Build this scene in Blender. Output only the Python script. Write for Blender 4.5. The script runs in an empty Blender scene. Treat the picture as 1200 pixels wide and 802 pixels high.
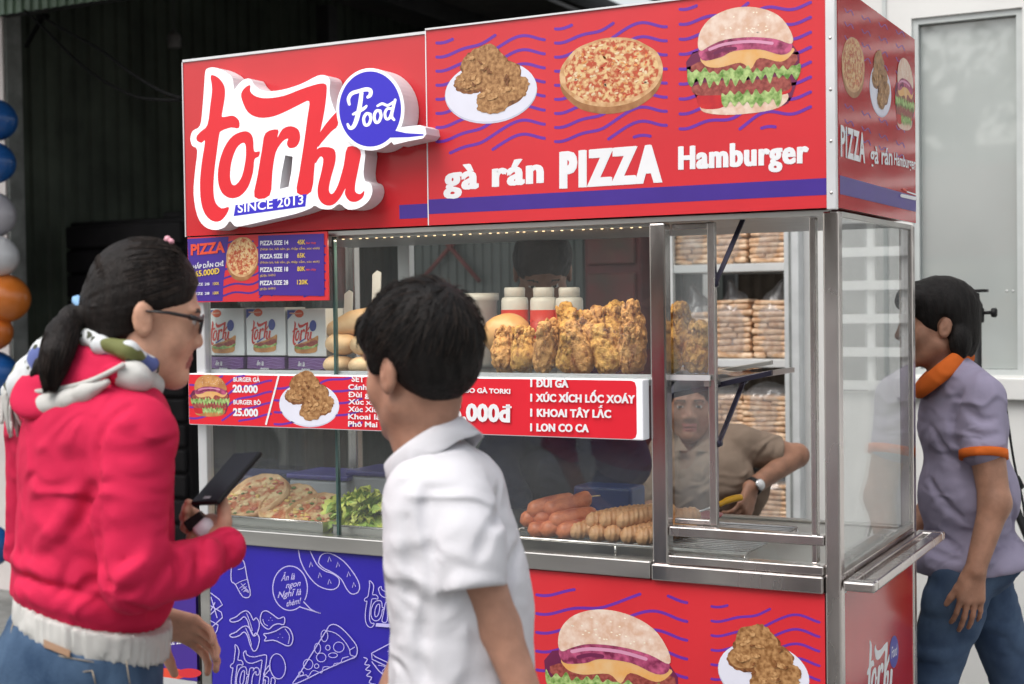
import bpy, bmesh, math, random
import numpy as np
from mathutils import Vector, Matrix
from mathutils.geometry import tessellate_polygon
random.seed(7)
SC = bpy.context.scene
COL = SC.collection
# ------------------------------------------------------------------ camera
CF, CYAW, CPIT, CROL = 1669.4, 0.4859, -0.0268, -0.0138      # focal length in photo pixels, angles
CAM = Vector((0.7724, -2.892, 1.45))
_v = Vector((-math.sin(CYAW)*math.cos(CPIT), math.cos(CYAW)*math.cos(CPIT), math.sin(CPIT)))
_r = Vector((math.cos(CYAW), math.sin(CYAW), 0)); _u = _r.cross(_v)
CV, CR, CU = _v, _r*math.cos(CROL)+_u*math.sin(CROL), _u*math.cos(CROL)-_r*math.sin(CROL)
cd = bpy.data.cameras.new('camera'); cam = bpy.data.objects.new('camera', cd); COL.objects.link(cam)
cd.sensor_width = 36; cd.lens = CF/1200*36; cd.clip_start = .05; cd.clip_end = 500
cam.matrix_world = Matrix(((CR.x,CU.x,-CV.x,CAM.x),(CR.y,CU.y,-CV.y,CAM.y),(CR.z,CU.z,-CV.z,CAM.z),(0,0,0,1)))
cd.dof.use_dof = True; cd.dof.focus_distance = 3.3; cd.dof.aperture_fstop = 4.0
SC.camera = cam
# ------------------------------------------------------------------ light
SUN_EL, SUN_AZ = math.radians(58), math.radians(200)          # azimuth clockwise from +Y: behind the camera, a little right
w = bpy.data.worlds.new('World'); SC.world = w; w.use_nodes = True
nt = w.node_tree; bg = nt.nodes['Background']
sky = nt.nodes.new('ShaderNodeTexSky'); sky.sky_type = 'NISHITA'; sky.sun_disc = False
sky.sun_elevation = SUN_EL; sky.sun_rotation = SUN_AZ; sky.air_density = 1.6; sky.dust_density = 4.0; sky.ozone_density = 1.0
hs = nt.nodes.new('ShaderNodeHueSaturation'); hs.inputs['Saturation'].default_value = .3
nt.links.new(sky.outputs[0], hs.inputs['Color']); nt.links.new(hs.outputs[0], bg.inputs[0]); bg.inputs[1].default_value = .15
sl = bpy.data.lights.new('sun', 'SUN'); sl.energy = 1.1; sl.angle = math.radians(40); sl.color = (1, .965, .93)
so = bpy.data.objects.new('sun', sl); COL.objects.link(so)
_sd = Vector((math.sin(SUN_AZ)*math.cos(SUN_EL), math.cos(SUN_AZ)*math.cos(SUN_EL), math.sin(SUN_EL)))
so.rotation_euler = (-_sd).to_track_quat('-Z','Y').to_euler()
SC.view_settings.view_transform = 'Standard'; SC.view_settings.look = 'None'; SC.view_settings.exposure = 0.55; SC.view_settings.gamma = 1
SC.cycles.transparent_max_bounces = 32; SC.cycles.max_bounces = 8; SC.cycles.glossy_bounces = 5
SC.cycles.caustics_reflective = False; SC.cycles.caustics_refractive = False
SC.cycles.use_denoising = True; SC.cycles.sample_clamp_indirect = 6

# ------------------------------------------------------------------ pixel of the photograph -> point on a real plane
def ray(px, py): return (CV*CF + CR*(px-600) - CU*(py-401))
def PY(px, py, Y): d = ray(px,py); return CAM + d*((Y-CAM.y)/d.y)
def PX(px, py, X): d = ray(px,py); return CAM + d*((X-CAM.x)/d.x)
def PZ(px, py, Z): d = ray(px,py); return CAM + d*((Z-CAM.z)/d.z)
def PD(px, py, D): return CAM + ray(px,py)*(D/CF)

# ------------------------------------------------------------------ materials
MATS = {}
def M(name, col, rough=.5, metal=0, var=.12, scale=12, bump=0, bscale=60, coat=0, emis=0, stretch=None, spec=.5, col2=None, ramp=(.35,.65), rvar=0, sheen=0, trans=0, sss=0, detail=5):
    if name in MATS: return MATS[name]
    m = bpy.data.materials.new(name); m.use_nodes = True; MATS[name] = m
    n, L = m.node_tree.nodes, m.node_tree.links; b = n['Principled BSDF']
    c = tuple(col)+(1,); b.inputs['Base Color'].default_value = c; b.inputs['Roughness'].default_value = rough
    b.inputs['Metallic'].default_value = metal; b.inputs['Specular IOR Level'].default_value = spec
    b.inputs['Coat Weight'].default_value = coat; b.inputs['Coat Roughness'].default_value = .08
    if sheen: b.inputs['Sheen Weight'].default_value = sheen; b.inputs['Sheen Roughness'].default_value = .4
    if sss: b.inputs['Subsurface Weight'].default_value = sss; b.inputs['Subsurface Radius'].default_value = (.01,.004,.002); b.inputs['Subsurface Scale'].default_value = 1
    if emis: b.inputs['Emission Color'].default_value = c; b.inputs['Emission Strength'].default_value = emis
    tc = n.new('ShaderNodeTexCoord'); src = tc.outputs['Object']
    if stretch:
        mp = n.new('ShaderNodeMapping'); mp.inputs['Scale'].default_value = stretch; L.new(src, mp.inputs[0]); src = mp.outputs[0]
    if var or col2 or rvar:
        t = n.new('ShaderNodeTexNoise'); t.inputs['Scale'].default_value = scale; t.inputs['Detail'].default_value = detail; L.new(src, t.inputs['Vector'])
        r = n.new('ShaderNodeValToRGB'); L.new(t.outputs['Fac'], r.inputs[0])
        r.color_ramp.elements[0].position, r.color_ramp.elements[1].position = ramp
        if col2: a_, b_ = c, tuple(col2)+(1,)
        else: a_ = tuple(max(0,x*(1-var)) for x in col)+(1,); b_ = tuple(min(1,x*(1+var)) for x in col)+(1,)
        r.color_ramp.elements[0].color, r.color_ramp.elements[1].color = a_, b_
        L.new(r.outputs[0], b.inputs['Base Color'])
        if emis: L.new(r.outputs[0], b.inputs['Emission Color'])
        if rvar:
            mr = n.new('ShaderNodeMapRange'); L.new(t.outputs['Fac'], mr.inputs[0])
            mr.inputs[1].default_value=.3; mr.inputs[2].default_value=.7; mr.inputs[3].default_value=max(.02,rough-rvar); mr.inputs[4].default_value=rough+rvar
            L.new(mr.outputs[0], b.inputs['Roughness'])
    if bump:
        t2 = n.new('ShaderNodeTexNoise'); t2.inputs['Scale'].default_value = bscale; t2.inputs['Detail'].default_value = 4; L.new(src, t2.inputs['Vector'])
        bp = n.new('ShaderNodeBump'); bp.inputs['Strength'].default_value = bump; bp.inputs['Distance'].default_value = .01
        L.new(t2.outputs['Fac'], bp.inputs['Height']); L.new(bp.outputs[0], b.inputs['Normal'])
    return m
def glassy(name, tint, rough=.02, gain=1.0, base=.04, haze=0.0):
    m = bpy.data.materials.new(name); m.use_nodes = True; MATS[name] = m
    n, L = m.node_tree.nodes, m.node_tree.links; n.remove(n['Principled BSDF'])
    tr = n.new('ShaderNodeBsdfTransparent'); tr.inputs[0].default_value = tuple(tint)+(1,)
    gl = n.new('ShaderNodeBsdfGlossy'); gl.inputs['Roughness'].default_value = rough
    lw = n.new('ShaderNodeLayerWeight'); lw.inputs[0].default_value = .5
    p = n.new('ShaderNodeMath'); p.operation = 'POWER'; p.inputs[1].default_value = 5; L.new(lw.outputs['Facing'], p.inputs[0])
    ma = n.new('ShaderNodeMath'); ma.operation = 'MULTIPLY_ADD'; ma.inputs[1].default_value = .96*gain; ma.inputs[2].default_value = base; L.new(p.outputs[0], ma.inputs[0])
    mx = n.new('ShaderNodeMixShader'); L.new(ma.outputs[0], mx.inputs[0]); L.new(tr.outputs[0], mx.inputs[1]); L.new(gl.outputs[0], mx.inputs[2])
    out = mx
    if haze:
        df = n.new('ShaderNodeBsdfDiffuse'); df.inputs[0].default_value = (.75,.75,.76,1)  # pale diffuse veil in the material stands in for hazy reflections and glare
        tc = n.new('ShaderNodeTexCoord'); t = n.new('ShaderNodeTexNoise'); t.inputs['Scale'].default_value = 6; t.inputs['Detail'].default_value = 6; L.new(tc.outputs['Object'], t.inputs['Vector'])
        h = n.new('ShaderNodeMath'); h.operation = 'MULTIPLY'; h.inputs[1].default_value = haze*2; L.new(t.outputs['Fac'], h.inputs[0])
        m2 = n.new('ShaderNodeMixShader'); L.new(h.outputs[0], m2.inputs[0]); L.new(mx.outputs[0], m2.inputs[1]); L.new(df.outputs[0], m2.inputs[2]); out = m2
    L.new(out.outputs[0], n['Material Output'].inputs[0])
    return m
def emit(name, col, s):
    m = bpy.data.materials.new(name); m.use_nodes = True; MATS[name] = m
    b = m.node_tree.nodes['Principled BSDF']; b.inputs['Base Color'].default_value = tuple(col)+(1,)
    b.inputs['Emission Color'].default_value = tuple(col)+(1,); b.inputs['Emission Strength'].default_value = s
    return m

# ------------------------------------------------------------------ mesh builder
def tag(o, label=None, cat=None, group=None, kind=None):
    for k, x in (('label',label),('category',cat),('group',group),('kind',kind)):
        if x: o[k] = x
    return o
def empty(name, loc, label=None, cat=None, group=None, rz=0):
    o = bpy.data.objects.new(name, None); COL.objects.link(o); o.location = loc; o.rotation_euler.z = rz; o.empty_display_size = .1
    return tag(o, label, cat, group)
def link_mesh(name, me, parent=None, origin=None):
    o = bpy.data.objects.new(name, me); COL.objects.link(o)
    if parent is not None: o.parent = parent
    return o
def kids(o): return [c for c in bpy.data.objects if c.parent == o]
def copy_tree(o, loc=None, rot=None, label=None, scale=None, parent=None):
    c = o.copy(); COL.objects.link(c)
    if parent is not None: c.parent = parent
    if loc is not None: c.location = loc
    if rot is not None: c.rotation_euler = rot
    if scale is not None: c.scale = scale
    if label: c['label'] = label
    for ch in kids(o): copy_tree(ch, parent=c)
    return c
class MB:
    def __init__(s): s.v=[]; s.f=[]; s.m=[]; s.s=[]; s.mats=[]
    def mi(s, mat):
        if mat not in s.mats: s.mats.append(mat)
        return s.mats.index(mat)
    def add(s, vs, fs, mat, smooth=False):
        o=len(s.v); k=s.mi(mat); s.v += [tuple(p) for p in vs]
        for f in fs: s.f.append(tuple(i+o for i in f)); s.m.append(k); s.s.append(smooth)
        return s
    def box(s, lo, hi, mat, bev=0):
        lo=Vector(lo); hi=Vector(hi)
        if bev:
            bm=bmesh.new(); bmesh.ops.create_cube(bm,size=1)
            for q in bm.verts: q.co=Vector([ (lo[i]+hi[i])/2+q.co[i]*(hi[i]-lo[i]) for i in range(3)])
            bmesh.ops.bevel(bm,geom=bm.edges[:],offset=bev,segments=2,affect='EDGES',profile=.5)
            bm.verts.index_update(); s.add([q.co for q in bm.verts],[[q.index for q in f.verts] for f in bm.faces],mat); bm.free(); return s
        x0,y0,z0=lo; x1,y1,z1=hi
        s.add([(x0,y0,z0),(x1,y0,z0),(x1,y1,z0),(x0,y1,z0),(x0,y0,z1),(x1,y0,z1),(x1,y1,z1),(x0,y1,z1)],
              [(3,2,1,0),(4,5,6,7),(0,1,5,4),(1,2,6,5),(2,3,7,6),(3,0,4,7)],mat); return s
    def obox(s, c, ax, half, mat, bev=0):                    # box on three axes
        b=MB(); b.box([-h for h in half],half,mat,bev); c=Vector(c); X,Y,Z=[Vector(a).normalized() for a in ax]
        s.add([c+X*p[0]+Y*p[1]+Z*p[2] for p in b.v], b.f, mat); return s
    def tube(s, pts, r, mat, n=10, smooth=True, cap=True, flat=None):
        pts=[Vector(p) for p in pts]; N=len(pts); rs=r if isinstance(r,(list,tuple)) else [r]*N
        V=[]; F=[]; t0=(pts[1]-pts[0]).normalized(); up=Vector((0,0,1)) if abs(t0.z)<.9 else Vector((1,0,0))
        a=t0.cross(up).normalized()
        for i,p in enumerate(pts):
            t=(pts[min(i+1,N-1)]-pts[max(i-1,0)]).normalized(); a=(a-t*a.dot(t)).normalized(); b=t.cross(a)
            for k in range(n):
                th=2*math.pi*k/n; V.append(p+a*math.cos(th)*rs[i]+b*math.sin(th)*rs[i]*(flat or 1))
        for i in range(N-1):
            for k in range(n): F.append((i*n+k,i*n+(k+1)%n,(i+1)*n+(k+1)%n,(i+1)*n+k))
        if cap: F.append(tuple(range(n))[::-1]); F.append(tuple((N-1)*n+k for k in range(n)))
        s.add(V,F,mat,smooth); return s
    def cyl(s, a, b, r, mat, n=20, smooth=True): return s.tube([a,b],r,mat,n,smooth)
    def lathe(s, c, prof, mat, n=24, smooth=True, axis=(0,0,1)):
        c=Vector(c); Z=Vector(axis).normalized(); X=Z.orthogonal().normalized(); Y=Z.cross(X); V=[]; F=[]
        for (r,h) in prof:
            for k in range(n): th=2*math.pi*k/n; V.append(c+Z*h+(X*math.cos(th)+Y*math.sin(th))*r)
        for i in range(len(prof)-1):
            for k in range(n): F.append((i*n+k,i*n+(k+1)%n,(i+1)*n+(k+1)%n,(i+1)*n+k))
        F.append(tuple(range(n))[::-1]); F.append(tuple((len(prof)-1)*n+k for k in range(n)))
        s.add(V,F,mat,smooth); return s
    def sphere(s, c, r, mat, n=16, m=10, R=None):
        r=r if isinstance(r,(list,tuple)) else (r,r,r); V=[]; F=[]; c=Vector(c)
        for i in range(m+1):
            ph=math.pi*i/m
            for k in range(n):
                th=2*math.pi*k/n; p=Vector((r[0]*math.sin(ph)*math.cos(th),r[1]*math.sin(ph)*math.sin(th),r[2]*math.cos(ph)))
                V.append(c+(R@p if R else p))
        for i in range(m):
            for k in range(n): F.append((i*n+k,(i+1)*n+k,(i+1)*n+(k+1)%n,i*n+(k+1)%n))
        s.add(V,F,mat,True); return s
    def prism(s, poly, d, mat, side=None, holes=()):         # planar polygon(s) in 3D pushed along d
        loops=[[Vector(p) for p in poly]]+[[Vector(p) for p in h] for h in holes]
        flat=[p for l in loops for p in l]; d=Vector(d); n=len(flat); tris=tessellate_polygon(loops)
        nrm=Vector((0,0,0))
        for t in tris:
            nrm=(flat[t[1]]-flat[t[0]]).cross(flat[t[2]]-flat[t[0]])
            if nrm.length>1e-12: break
        F=[]
        for t in tris:
            nn=(flat[t[1]]-flat[t[0]]).cross(flat[t[2]]-flat[t[0]])
            F.append(t if nn.dot(d)<0 else tuple(reversed(t)))
        s.add(flat,F,mat); s.add([p+d for p in flat],[tuple(reversed(f)) for f in F],side or mat)
        o=0
        for l in loops:
            k=len(l); s.add(l+[p+d for p in l],[(i,(i+1)%k,(i+1)%k+k,i+k) for i in range(k)],side or mat); o+=k
        return s
    def build(s, name, parent=None, at=None):
        me=bpy.data.meshes.new(name); at=Vector(at) if at is not None else Vector((0,0,0))
        base=Vector((0,0,0))
        if parent is not None:
            p=parent
            while p is not None: base+=p.location; p=p.parent
        off=base+at if parent is not None else at
        me.from_pydata([Vector(p)-off for p in s.v],[],s.f)
        for m in s.mats: me.materials.append(m)
        me.polygons.foreach_set('material_index',s.m); me.polygons.foreach_set('use_smooth',s.s); me.validate(); me.update()
        o=link_mesh(name,me,parent); o.location=at; return o
def smooth_path(pts, n=6, closed=False):
    P=[Vector(p) for p in pts]; N=len(P); out=[]
    rng=range(N) if closed else range(N-1)
    for i in rng:
        p0=P[(i-1)%N] if closed or i>0 else P[0]; p1=P[i]; p2=P[(i+1)%N]; p3=P[(i+2)%N] if closed or i+2<N else P[-1]
        for k in range(n):
            t=k/n; out.append(.5*((2*p1)+(p2-p0)*t+(2*p0-5*p1+4*p2-p3)*t*t+(3*p1-p0-3*p2+p3)*t**3))
    if not closed: out.append(P[-1])
    return out

# ------------------------------------------------------------------ flat print art on a plane
FONT={}
def text_mesh(body, bold, space, lean):
    key=(body,bold,space,lean)
    if key in FONT: return FONT[key]
    c=bpy.data.curves.new('t','FONT'); c.body=body; c.size=1; c.offset=bold; c.space_character=space; c.shear=lean; c.resolution_u=3
    o=bpy.data.objects.new('t',c); COL.objects.link(o); dg=bpy.context.evaluated_depsgraph_get(); dg.update()
    me=o.evaluated_get(dg).to_mesh(); V=[(p.co.x,p.co.y) for p in me.vertices]; F=[tuple(f.vertices) for f in me.polygons]
    o.evaluated_get(dg).to_mesh_clear(); bpy.data.objects.remove(o); bpy.data.curves.remove(c)
    FONT[key]=(V,F); return FONT[key]
class Art:
    """2D print: fn maps drawing coordinates to a point on the panel; nrm points to the viewer of the panel."""
    STEP=.00007
    def __init__(s, fn, nrm, mb=None): s.fn=fn; s.n=Vector(nrm).normalized(); s.mb=mb or MB(); s.l=1; s.T=None
    def P(s, x, y, l): 
        if s.T: x,y=s.T(x,y)
        return s.fn(x,y)+s.n*(l*s.STEP)
    def nl(s): s.l+=1; return s.l
    def face(s, V, F, mat):
        out=[]
        for f in F:
            a,b,c=V[f[0]],V[f[1]],V[f[2]]; n=(b-a).cross(c-a)
            if n.length<1e-14: continue
            out.append(tuple(f) if n.dot(s.n)>0 else tuple(reversed(f)))
        s.mb.add(V,out,mat)
    def poly(s, pts, mat, l=None, smooth=0, holes=()):
        l=l or s.nl()
        if smooth: pts=[(p.x,p.y) for p in smooth_path([(a,b,0) for a,b in pts],smooth,True)]
        loops=[pts]+list(holes); tris=tessellate_polygon([[Vector((a,b,0)) for a,b in lp] for lp in loops])
        s.face([s.P(a,b,l) for lp in loops for a,b in lp],tris,mat)
    def stroke(s, pts, w, mat, l=None, closed=False, smooth=0, cap=True):
        l=l or s.nl()
        if smooth:
            ws=w
            pts=[(p.x,p.y) for p in smooth_path([(a,b,0) for a,b in pts],smooth,closed)]
            if isinstance(ws,(list,tuple)):
                k=len(ws); N=len(pts); w=[ws[min(k-1,int(i*(k-1)/max(1,N-1)))]*(1-((i*(k-1)/max(1,N-1))%1))+ws[min(k-1,int(i*(k-1)/max(1,N-1))+1)]*((i*(k-1)/max(1,N-1))%1) for i in range(N)]
        N=len(pts); W=w if isinstance(w,(list,tuple)) else [w]*N
        Lf=[];Rt=[]
        for i in range(N):
            a=pts[(i-1)%N] if closed or i>0 else pts[i]; b=pts[(i+1)%N] if closed or i<N-1 else pts[i]
            dx,dy=b[0]-a[0],b[1]-a[1]; d=math.hypot(dx,dy) or 1; nx,ny=-dy/d*W[i]/2,dx/d*W[i]/2
            Lf.append((pts[i][0]+nx,pts[i][1]+ny)); Rt.append((pts[i][0]-nx,pts[i][1]-ny))
        V=Lf+Rt; F=[(i,(i+1)%N,(i+1)%N+N,i+N) for i in range(N if closed else N-1)]
        if cap and not closed:
            for e,(i,j) in enumerate(((0,1),(N-1,N-2))):
                cx,cy=pts[i]; dx,dy=cx-pts[j][0],cy-pts[j][1]; a0=math.atan2(dy,dx); k0=len(V); r=W[i]/2
                V+=[(cx+r*math.cos(a0+t),cy+r*math.sin(a0+t)) for t in (-1.57,-1.05,-.52,0,.52,1.05,1.57)]
                F.append(tuple(range(k0,k0+7)))
        s.face([s.P(a,b,l) for a,b in V],F,mat)
    def ell(s, cx, cy, rx, ry, mat, rot=0, n=40, l=None, rough=0, seed=0, ring=0):
        l=l or s.nl(); rnd=random.Random(seed); ph=[(rnd.uniform(0,6.28),rnd.randint(3,14),rnd.uniform(.3,1)) for _ in range(6)]
        pts=[]
        for k in range(n):
            t=2*math.pi*k/n; q=1+rough*sum(a*math.sin(f*t+p) for p,f,a in ph)/2.2
            x,y=rx*q*math.cos(t),ry*q*math.sin(t); pts.append((cx+x*math.cos(rot)-y*math.sin(rot),cy+x*math.sin(rot)+y*math.cos(rot)))
        if ring: s.stroke(pts,ring,mat,l,closed=True)
        else: s.poly(pts,mat,l)
    def text(s, body, p0, p1, h, mat, bold=.02, space=1.0, lean=0, l=None, up=None, fat=0):
        for k in ((-fat,fat,0) if fat else ()): s.text(body,(p0[0]+k,p0[1]+(abs(k)*.3)),(p1[0]+k,p1[1]+abs(k)*.3),h,mat,bold,space,lean,None,up)
        """baseline from p0 to p1 (drawing coordinates), capital height h"""
        l=l or s.nl(); bars=[(i,c) for i,c in enumerate(body) if c in 'Đđ']; body=body.replace('Đ','D').replace('đ','d'); V,F=text_mesh(body,bold,space,lean)
        ext=lambda t,f: f(v[0] for v in text_mesh(t,bold,space,lean)[0])
        if bars:
            V=list(V); F=list(F)
            for i,c in bars:
                rt=ext(body[:i+1],max)-(ext(body[:1],min) if False else 0); wd=ext(body[i],max)-ext(body[i],min); lf=rt-wd
                a,b,y0,y1=(lf-.07,lf+.26,.31,.40) if c=='Đ' else (rt-.34,rt+.07,.575,.655)
                if c=='Đ': b=lf+.02
                k=len(V); V+=[(a,y0),(b,y0),(b,y1),(a,y1)]; F.append((k,k+1,k+2,k+3))
                if c=='Đ': a,b=lf+.10,lf+.30; k=len(V); V+=[(a,y0),(b,y0),(b,y1),(a,y1)]; F.append((k,k+1,k+2,k+3))
                else: pass
        x0=min(v[0] for v in V); x1=max(v[0] for v in V); o=s.P(p0[0],p0[1],l); e=s.P(p1[0],p1[1],l); ux=(e-o)/(x1-x0)
        uy=(s.P(p0[0]+(up[0] if up else 0),p0[1]-(up[1] if up else h),l)-o)/.70
        s.face([o+ux*(v[0]-x0)+uy*v[1] for v in V],F,mat)
# ================================================================== the setting
m_wall = M('white_wall_paint',(.69,.69,.67),.75,var=.05,scale=3,bump=.05,bscale=180)
m_wall2 = M('pillar_paint',(.60,.55,.53),.75,var=.08,scale=6,bump=.05,bscale=150)
m_pgrey = M('pillar_shade_grey',(.20,.21,.20),.85,var=.25,scale=10,bump=.15,bscale=80)
m_frame = M('pale_frame_paint',(.50,.53,.52),.45,var=.04)
m_pane = M('frosted_pale_pane',(.40,.43,.415),.4,var=.06,scale=2,spec=.5,coat=1); m_pane.node_tree.nodes['Principled BSDF'].inputs['Coat IOR'].default_value = 1.85; m_pane.node_tree.nodes['Principled BSDF'].inputs['Coat Roughness'].default_value = .03
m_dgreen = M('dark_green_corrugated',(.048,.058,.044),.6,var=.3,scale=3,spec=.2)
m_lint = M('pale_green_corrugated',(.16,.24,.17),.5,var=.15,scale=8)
m_dark = M('dark_steel',(.02,.02,.02),.5,var=.3)
m_roof = M('dark_roof_sheet',(.08,.075,.07),.7,var=.2)
m_ground = M('grey_paving',(.20,.20,.19),.85,var=.25,scale=9,bump=.2,bscale=120)
m_white = M('white_metal_paint',(.68,.69,.68),.35,var=.05,scale=8)
m_black = M('black_plastic',(.010,.010,.011),.55,var=.2,spec=.22); m_cable = M('black_rubber',(.004,.004,.004),.9,var=.1,spec=.04)

g = MB(); g.box((-60,-60,-.3),(60,60,0),m_ground); tag(g.build('ground'),kind='structure')

def corrugated(mb, a, b, z0, z1, mat, pitch=.11, amp=.018, nrm=(0,-1,0)):
    a=Vector((a[0],a[1],0)); b=Vector((b[0],b[1],0)); L=(b-a).length; d=(b-a)/L; nv=Vector(nrm); N=int(L/pitch); V=[]; F=[]
    prof=[(0,0),(.35,0),(.45,1),(.9,1)]
    for i in range(N):
        for t,h in prof: V.append(a+d*((i+t)*pitch)+nv*amp*h)
    k=len(V); V=[Vector((p.x,p.y,z0)) for p in V]+[Vector((p.x,p.y,z1)) for p in V]
    F=[(i,i+1,i+1+k,i+k) for i in range(k-1)]; mb.add(V,F,mat)
# shed behind the cart
shed = empty('corrugated_shed',(-2.8,5,0),'dark open shed lined with green corrugated sheets behind the food cart','shed')
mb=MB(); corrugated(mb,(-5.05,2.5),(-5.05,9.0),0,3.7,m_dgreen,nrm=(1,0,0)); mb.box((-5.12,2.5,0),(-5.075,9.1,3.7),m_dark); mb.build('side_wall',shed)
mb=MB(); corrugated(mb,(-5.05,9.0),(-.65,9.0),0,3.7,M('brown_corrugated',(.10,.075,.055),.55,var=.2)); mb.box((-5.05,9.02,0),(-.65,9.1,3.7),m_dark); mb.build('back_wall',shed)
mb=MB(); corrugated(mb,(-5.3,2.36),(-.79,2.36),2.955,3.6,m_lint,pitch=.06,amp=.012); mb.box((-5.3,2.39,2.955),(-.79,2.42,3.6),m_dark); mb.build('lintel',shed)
mb=MB(); X0,X1,Y0,Y1=-3.72,-3.1,6.2,7.2
for lo,hi in (((-5.1,2.42,3.6),(X0,9.1,3.68)),((X1,2.42,3.6),(-.6,9.1,3.68)),((X0,2.42,3.6),(X1,Y0,3.68)),((X0,Y1,3.6),(X1,9.1,3.68))): mb.box(lo,hi,m_roof)
mb.build('roof',shed)
for x in (-4.4,-3.35,-2.3,-1.2):
    mb=MB(); mb.box((x-.03,2.5,3.46),(x+.03,9,3.59),m_dark); mb.build('roof_beam',shed)
for y in (6.55,7.6):
    mb=MB(); mb.box((-5,y-.03,3.38),(-.7,y+.03,3.45),m_roof); mb.build('purlin',shed)
mb=MB(); mb.box((-5.3,.5,3.3),(-1.7,2.355,3.36),m_roof); mb.build('unseen_shade_awning',shed)  # awning out of view, added to shade the shed
mb=MB(); mb.box((-5.05,2.5,.002),(-.7,9.0,.006),M('dark_shed_floor',(.05,.05,.048),.7,var=.2)); mb.build('shed_floor',shed)  # dark sheet added over the ground to keep the shed dim
p1=PY(490,30,6.0)
mb=MB(); mb.box((p1.x-.06,5.95,0),(p1.x+.06,6.05,3.45),m_dark); mb.build('post',shed)
p1=PY(383,30,5.0); mb=MB(); mb.box((p1.x-.05,4.95,0),(p1.x+.05,5.05,3.45),m_dark); mb.build('post',shed)
# inner partition with the red cross braces seen through the cart's glass
part_m = M('grey_green_sheet',(.085,.10,.092),.5,var=.15,scale=4)
mb=MB(); corrugated(mb,(-3.05,3.3),(-1.35,3.3),0,2.35,part_m,pitch=.05,amp=.008); mb.box((-3.05,3.305,0),(-1.35,3.34,2.35),m_dark); mb.build('partition',shed)
m_redrod=M('rust_red_rod',(.16,.025,.02),.5,var=.2)
for (x0,y0,x1,y1) in ((512,272,562,330),(546,268,491,332)):
    mb=MB(); mb.tube([PY(x0,y0,3.26),PY(x1,y1,3.26)],.012,m_redrod,8); mb.build('cross_brace',shed)
gx=PY(925,400,2.39).x; gx2=PY(942,400,2.39).x
mb=MB(); mb.box((gx,2.33,0),(gx2-.002,2.45,3.6),M('grey_guide_rail',(.56,.58,.58),.45,var=.08)); mb.box((gx+.018,2.326,0),(gx+.026,2.3295,3.6),m_pgrey); mb.build('guide_rail',shed)
rc=empty('red_cabinet',(PY(712,300,2.9).x,3.0,0),'dark red cabinet standing in the shed behind the fried chicken','cabinet')
a,b=PY(682,262,2.9),PY(748,262,2.9); m_rc=M('dark_red_paint',(.085,.012,.012),.5,var=.2)
mb=MB(); mb.box((a.x,2.92,0),(b.x,3.25,2.05),m_rc,.01); mb.build('body',rc)
for z0,z1 in ((1.62,2.0),(1.2,1.58),(.3,1.16)): mb=MB(); mb.box((a.x+.02,2.9,z0),(b.x-.02,2.918,z1),M('cabinet_door_red',(.11,.018,.016),.4,var=.3,scale=7,col2=(.05,.03,.02)),.006); mb.build('door',rc)
# left pillar
pil=empty('concrete_pillar',(-5.1,2.45,0),'pale pillar with its side shade coloured grey beside the balloons','pillar')
mb=MB(); mb.box((-7.5,2.40,0),(-4.931,2.5,3.6),m_pgrey); mb.build('core',pil)  # shade on the pillar's side is put into this darker grey
mb=MB(); mb.box((-7.5,2.385,0),(-4.945,2.397,2.955),m_wall2); mb.build('lit_front',pil)
# white building to the right
bld=empty('white_building',(2,2.5,0),'white painted shop building with a tall pale window right of the cart','building')
WX=PY(942,400,2.4).x
wx0,wx1=PY(1068,22,2.4).x,PY(1198,22,2.4).x; wz1=PY(1068,22,2.4).z; wz0=PY(1150,440,2.4).z
gx0,gx1,gz0,gz1=.26,1.02,1.10,2.75
mb=MB()
for lo,hi in (((WX,2.4,0),(wx0,2.6,4)),((wx0,2.4,0),(wx1,2.6,wz0)),((wx0,2.4,wz1),(wx1,2.6,4)),((wx1,2.4,0),(gx0,2.6,4)),((gx0,2.4,0),(gx1,2.6,gz0)),((gx0,2.4,gz1),(gx1,2.6,4)),((gx1,2.4,0),(7,2.6,4))): mb.box(lo,hi,m_wall)
mb.build('wall',bld)
# raised band round the window opening and a plinth line
mb=MB(); mb.box((wx0-.09,2.394,wz1+.10),(wx1+.3,2.3995,wz1+.115),m_frame); mb.box((wx0-.105,2.394,wz0),(wx0-.09,2.3995,wz1+.115),m_frame); mb.build('shadow_groove',bld)
mb=MB(); mb.box((wx0-.06,2.37,wz0-.085),(wx1+.2,2.3985,wz0-.008),m_wall,.004); mb.build('sill_band',bld)
wn=MB()
for lo,hi in (((wx0,2.41,wz0),(wx0+.022,2.47,wz1)),((wx1-.022,2.41,wz0),(wx1,2.47,wz1)),((wx0+.022,2.41,wz1-.022),(wx1-.022,2.47,wz1)),((wx0+.022,2.41,wz0),(wx1-.022,2.47,wz0+.02))): wn.box(lo,hi,m_frame)
fo=wn.build('window',bld)
mb=MB(); mb.box((wx0+.024,2.44,wz0+.022),(wx1-.024,2.452,wz1-.024),m_pane)
for i in range(7):
    c=PY(1180+i*7,341,2.4385); mb.lathe((c.x,2.4395,c.z),[(.004,0),(.004,-.0008)],m_white,8,axis=(0,1,0))
mb.build('pane',fo)
gr=MB()
for i in range(13): z=gz0+.03+i*.1235; gr.box((gx0,2.375,z-.017),(gx1,2.393,z+.017),m_white)
gf=gr.build('grille_window',bld)
mb=MB()
for x in (gx0+.02,.375,.50,.63,.76,.89,gx1-.02): mb.box((x-.014,2.394,gz0),(x+.014,2.412,gz1),m_white)
mb.build('grille_bars',gf)
mb=MB(); mb.box((gx0,2.5,gz0),(gx1,2.51,gz1),M('dark_window_glass',(.02,.022,.022),.1,var=0)); mb.build('pane',gf)
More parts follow.
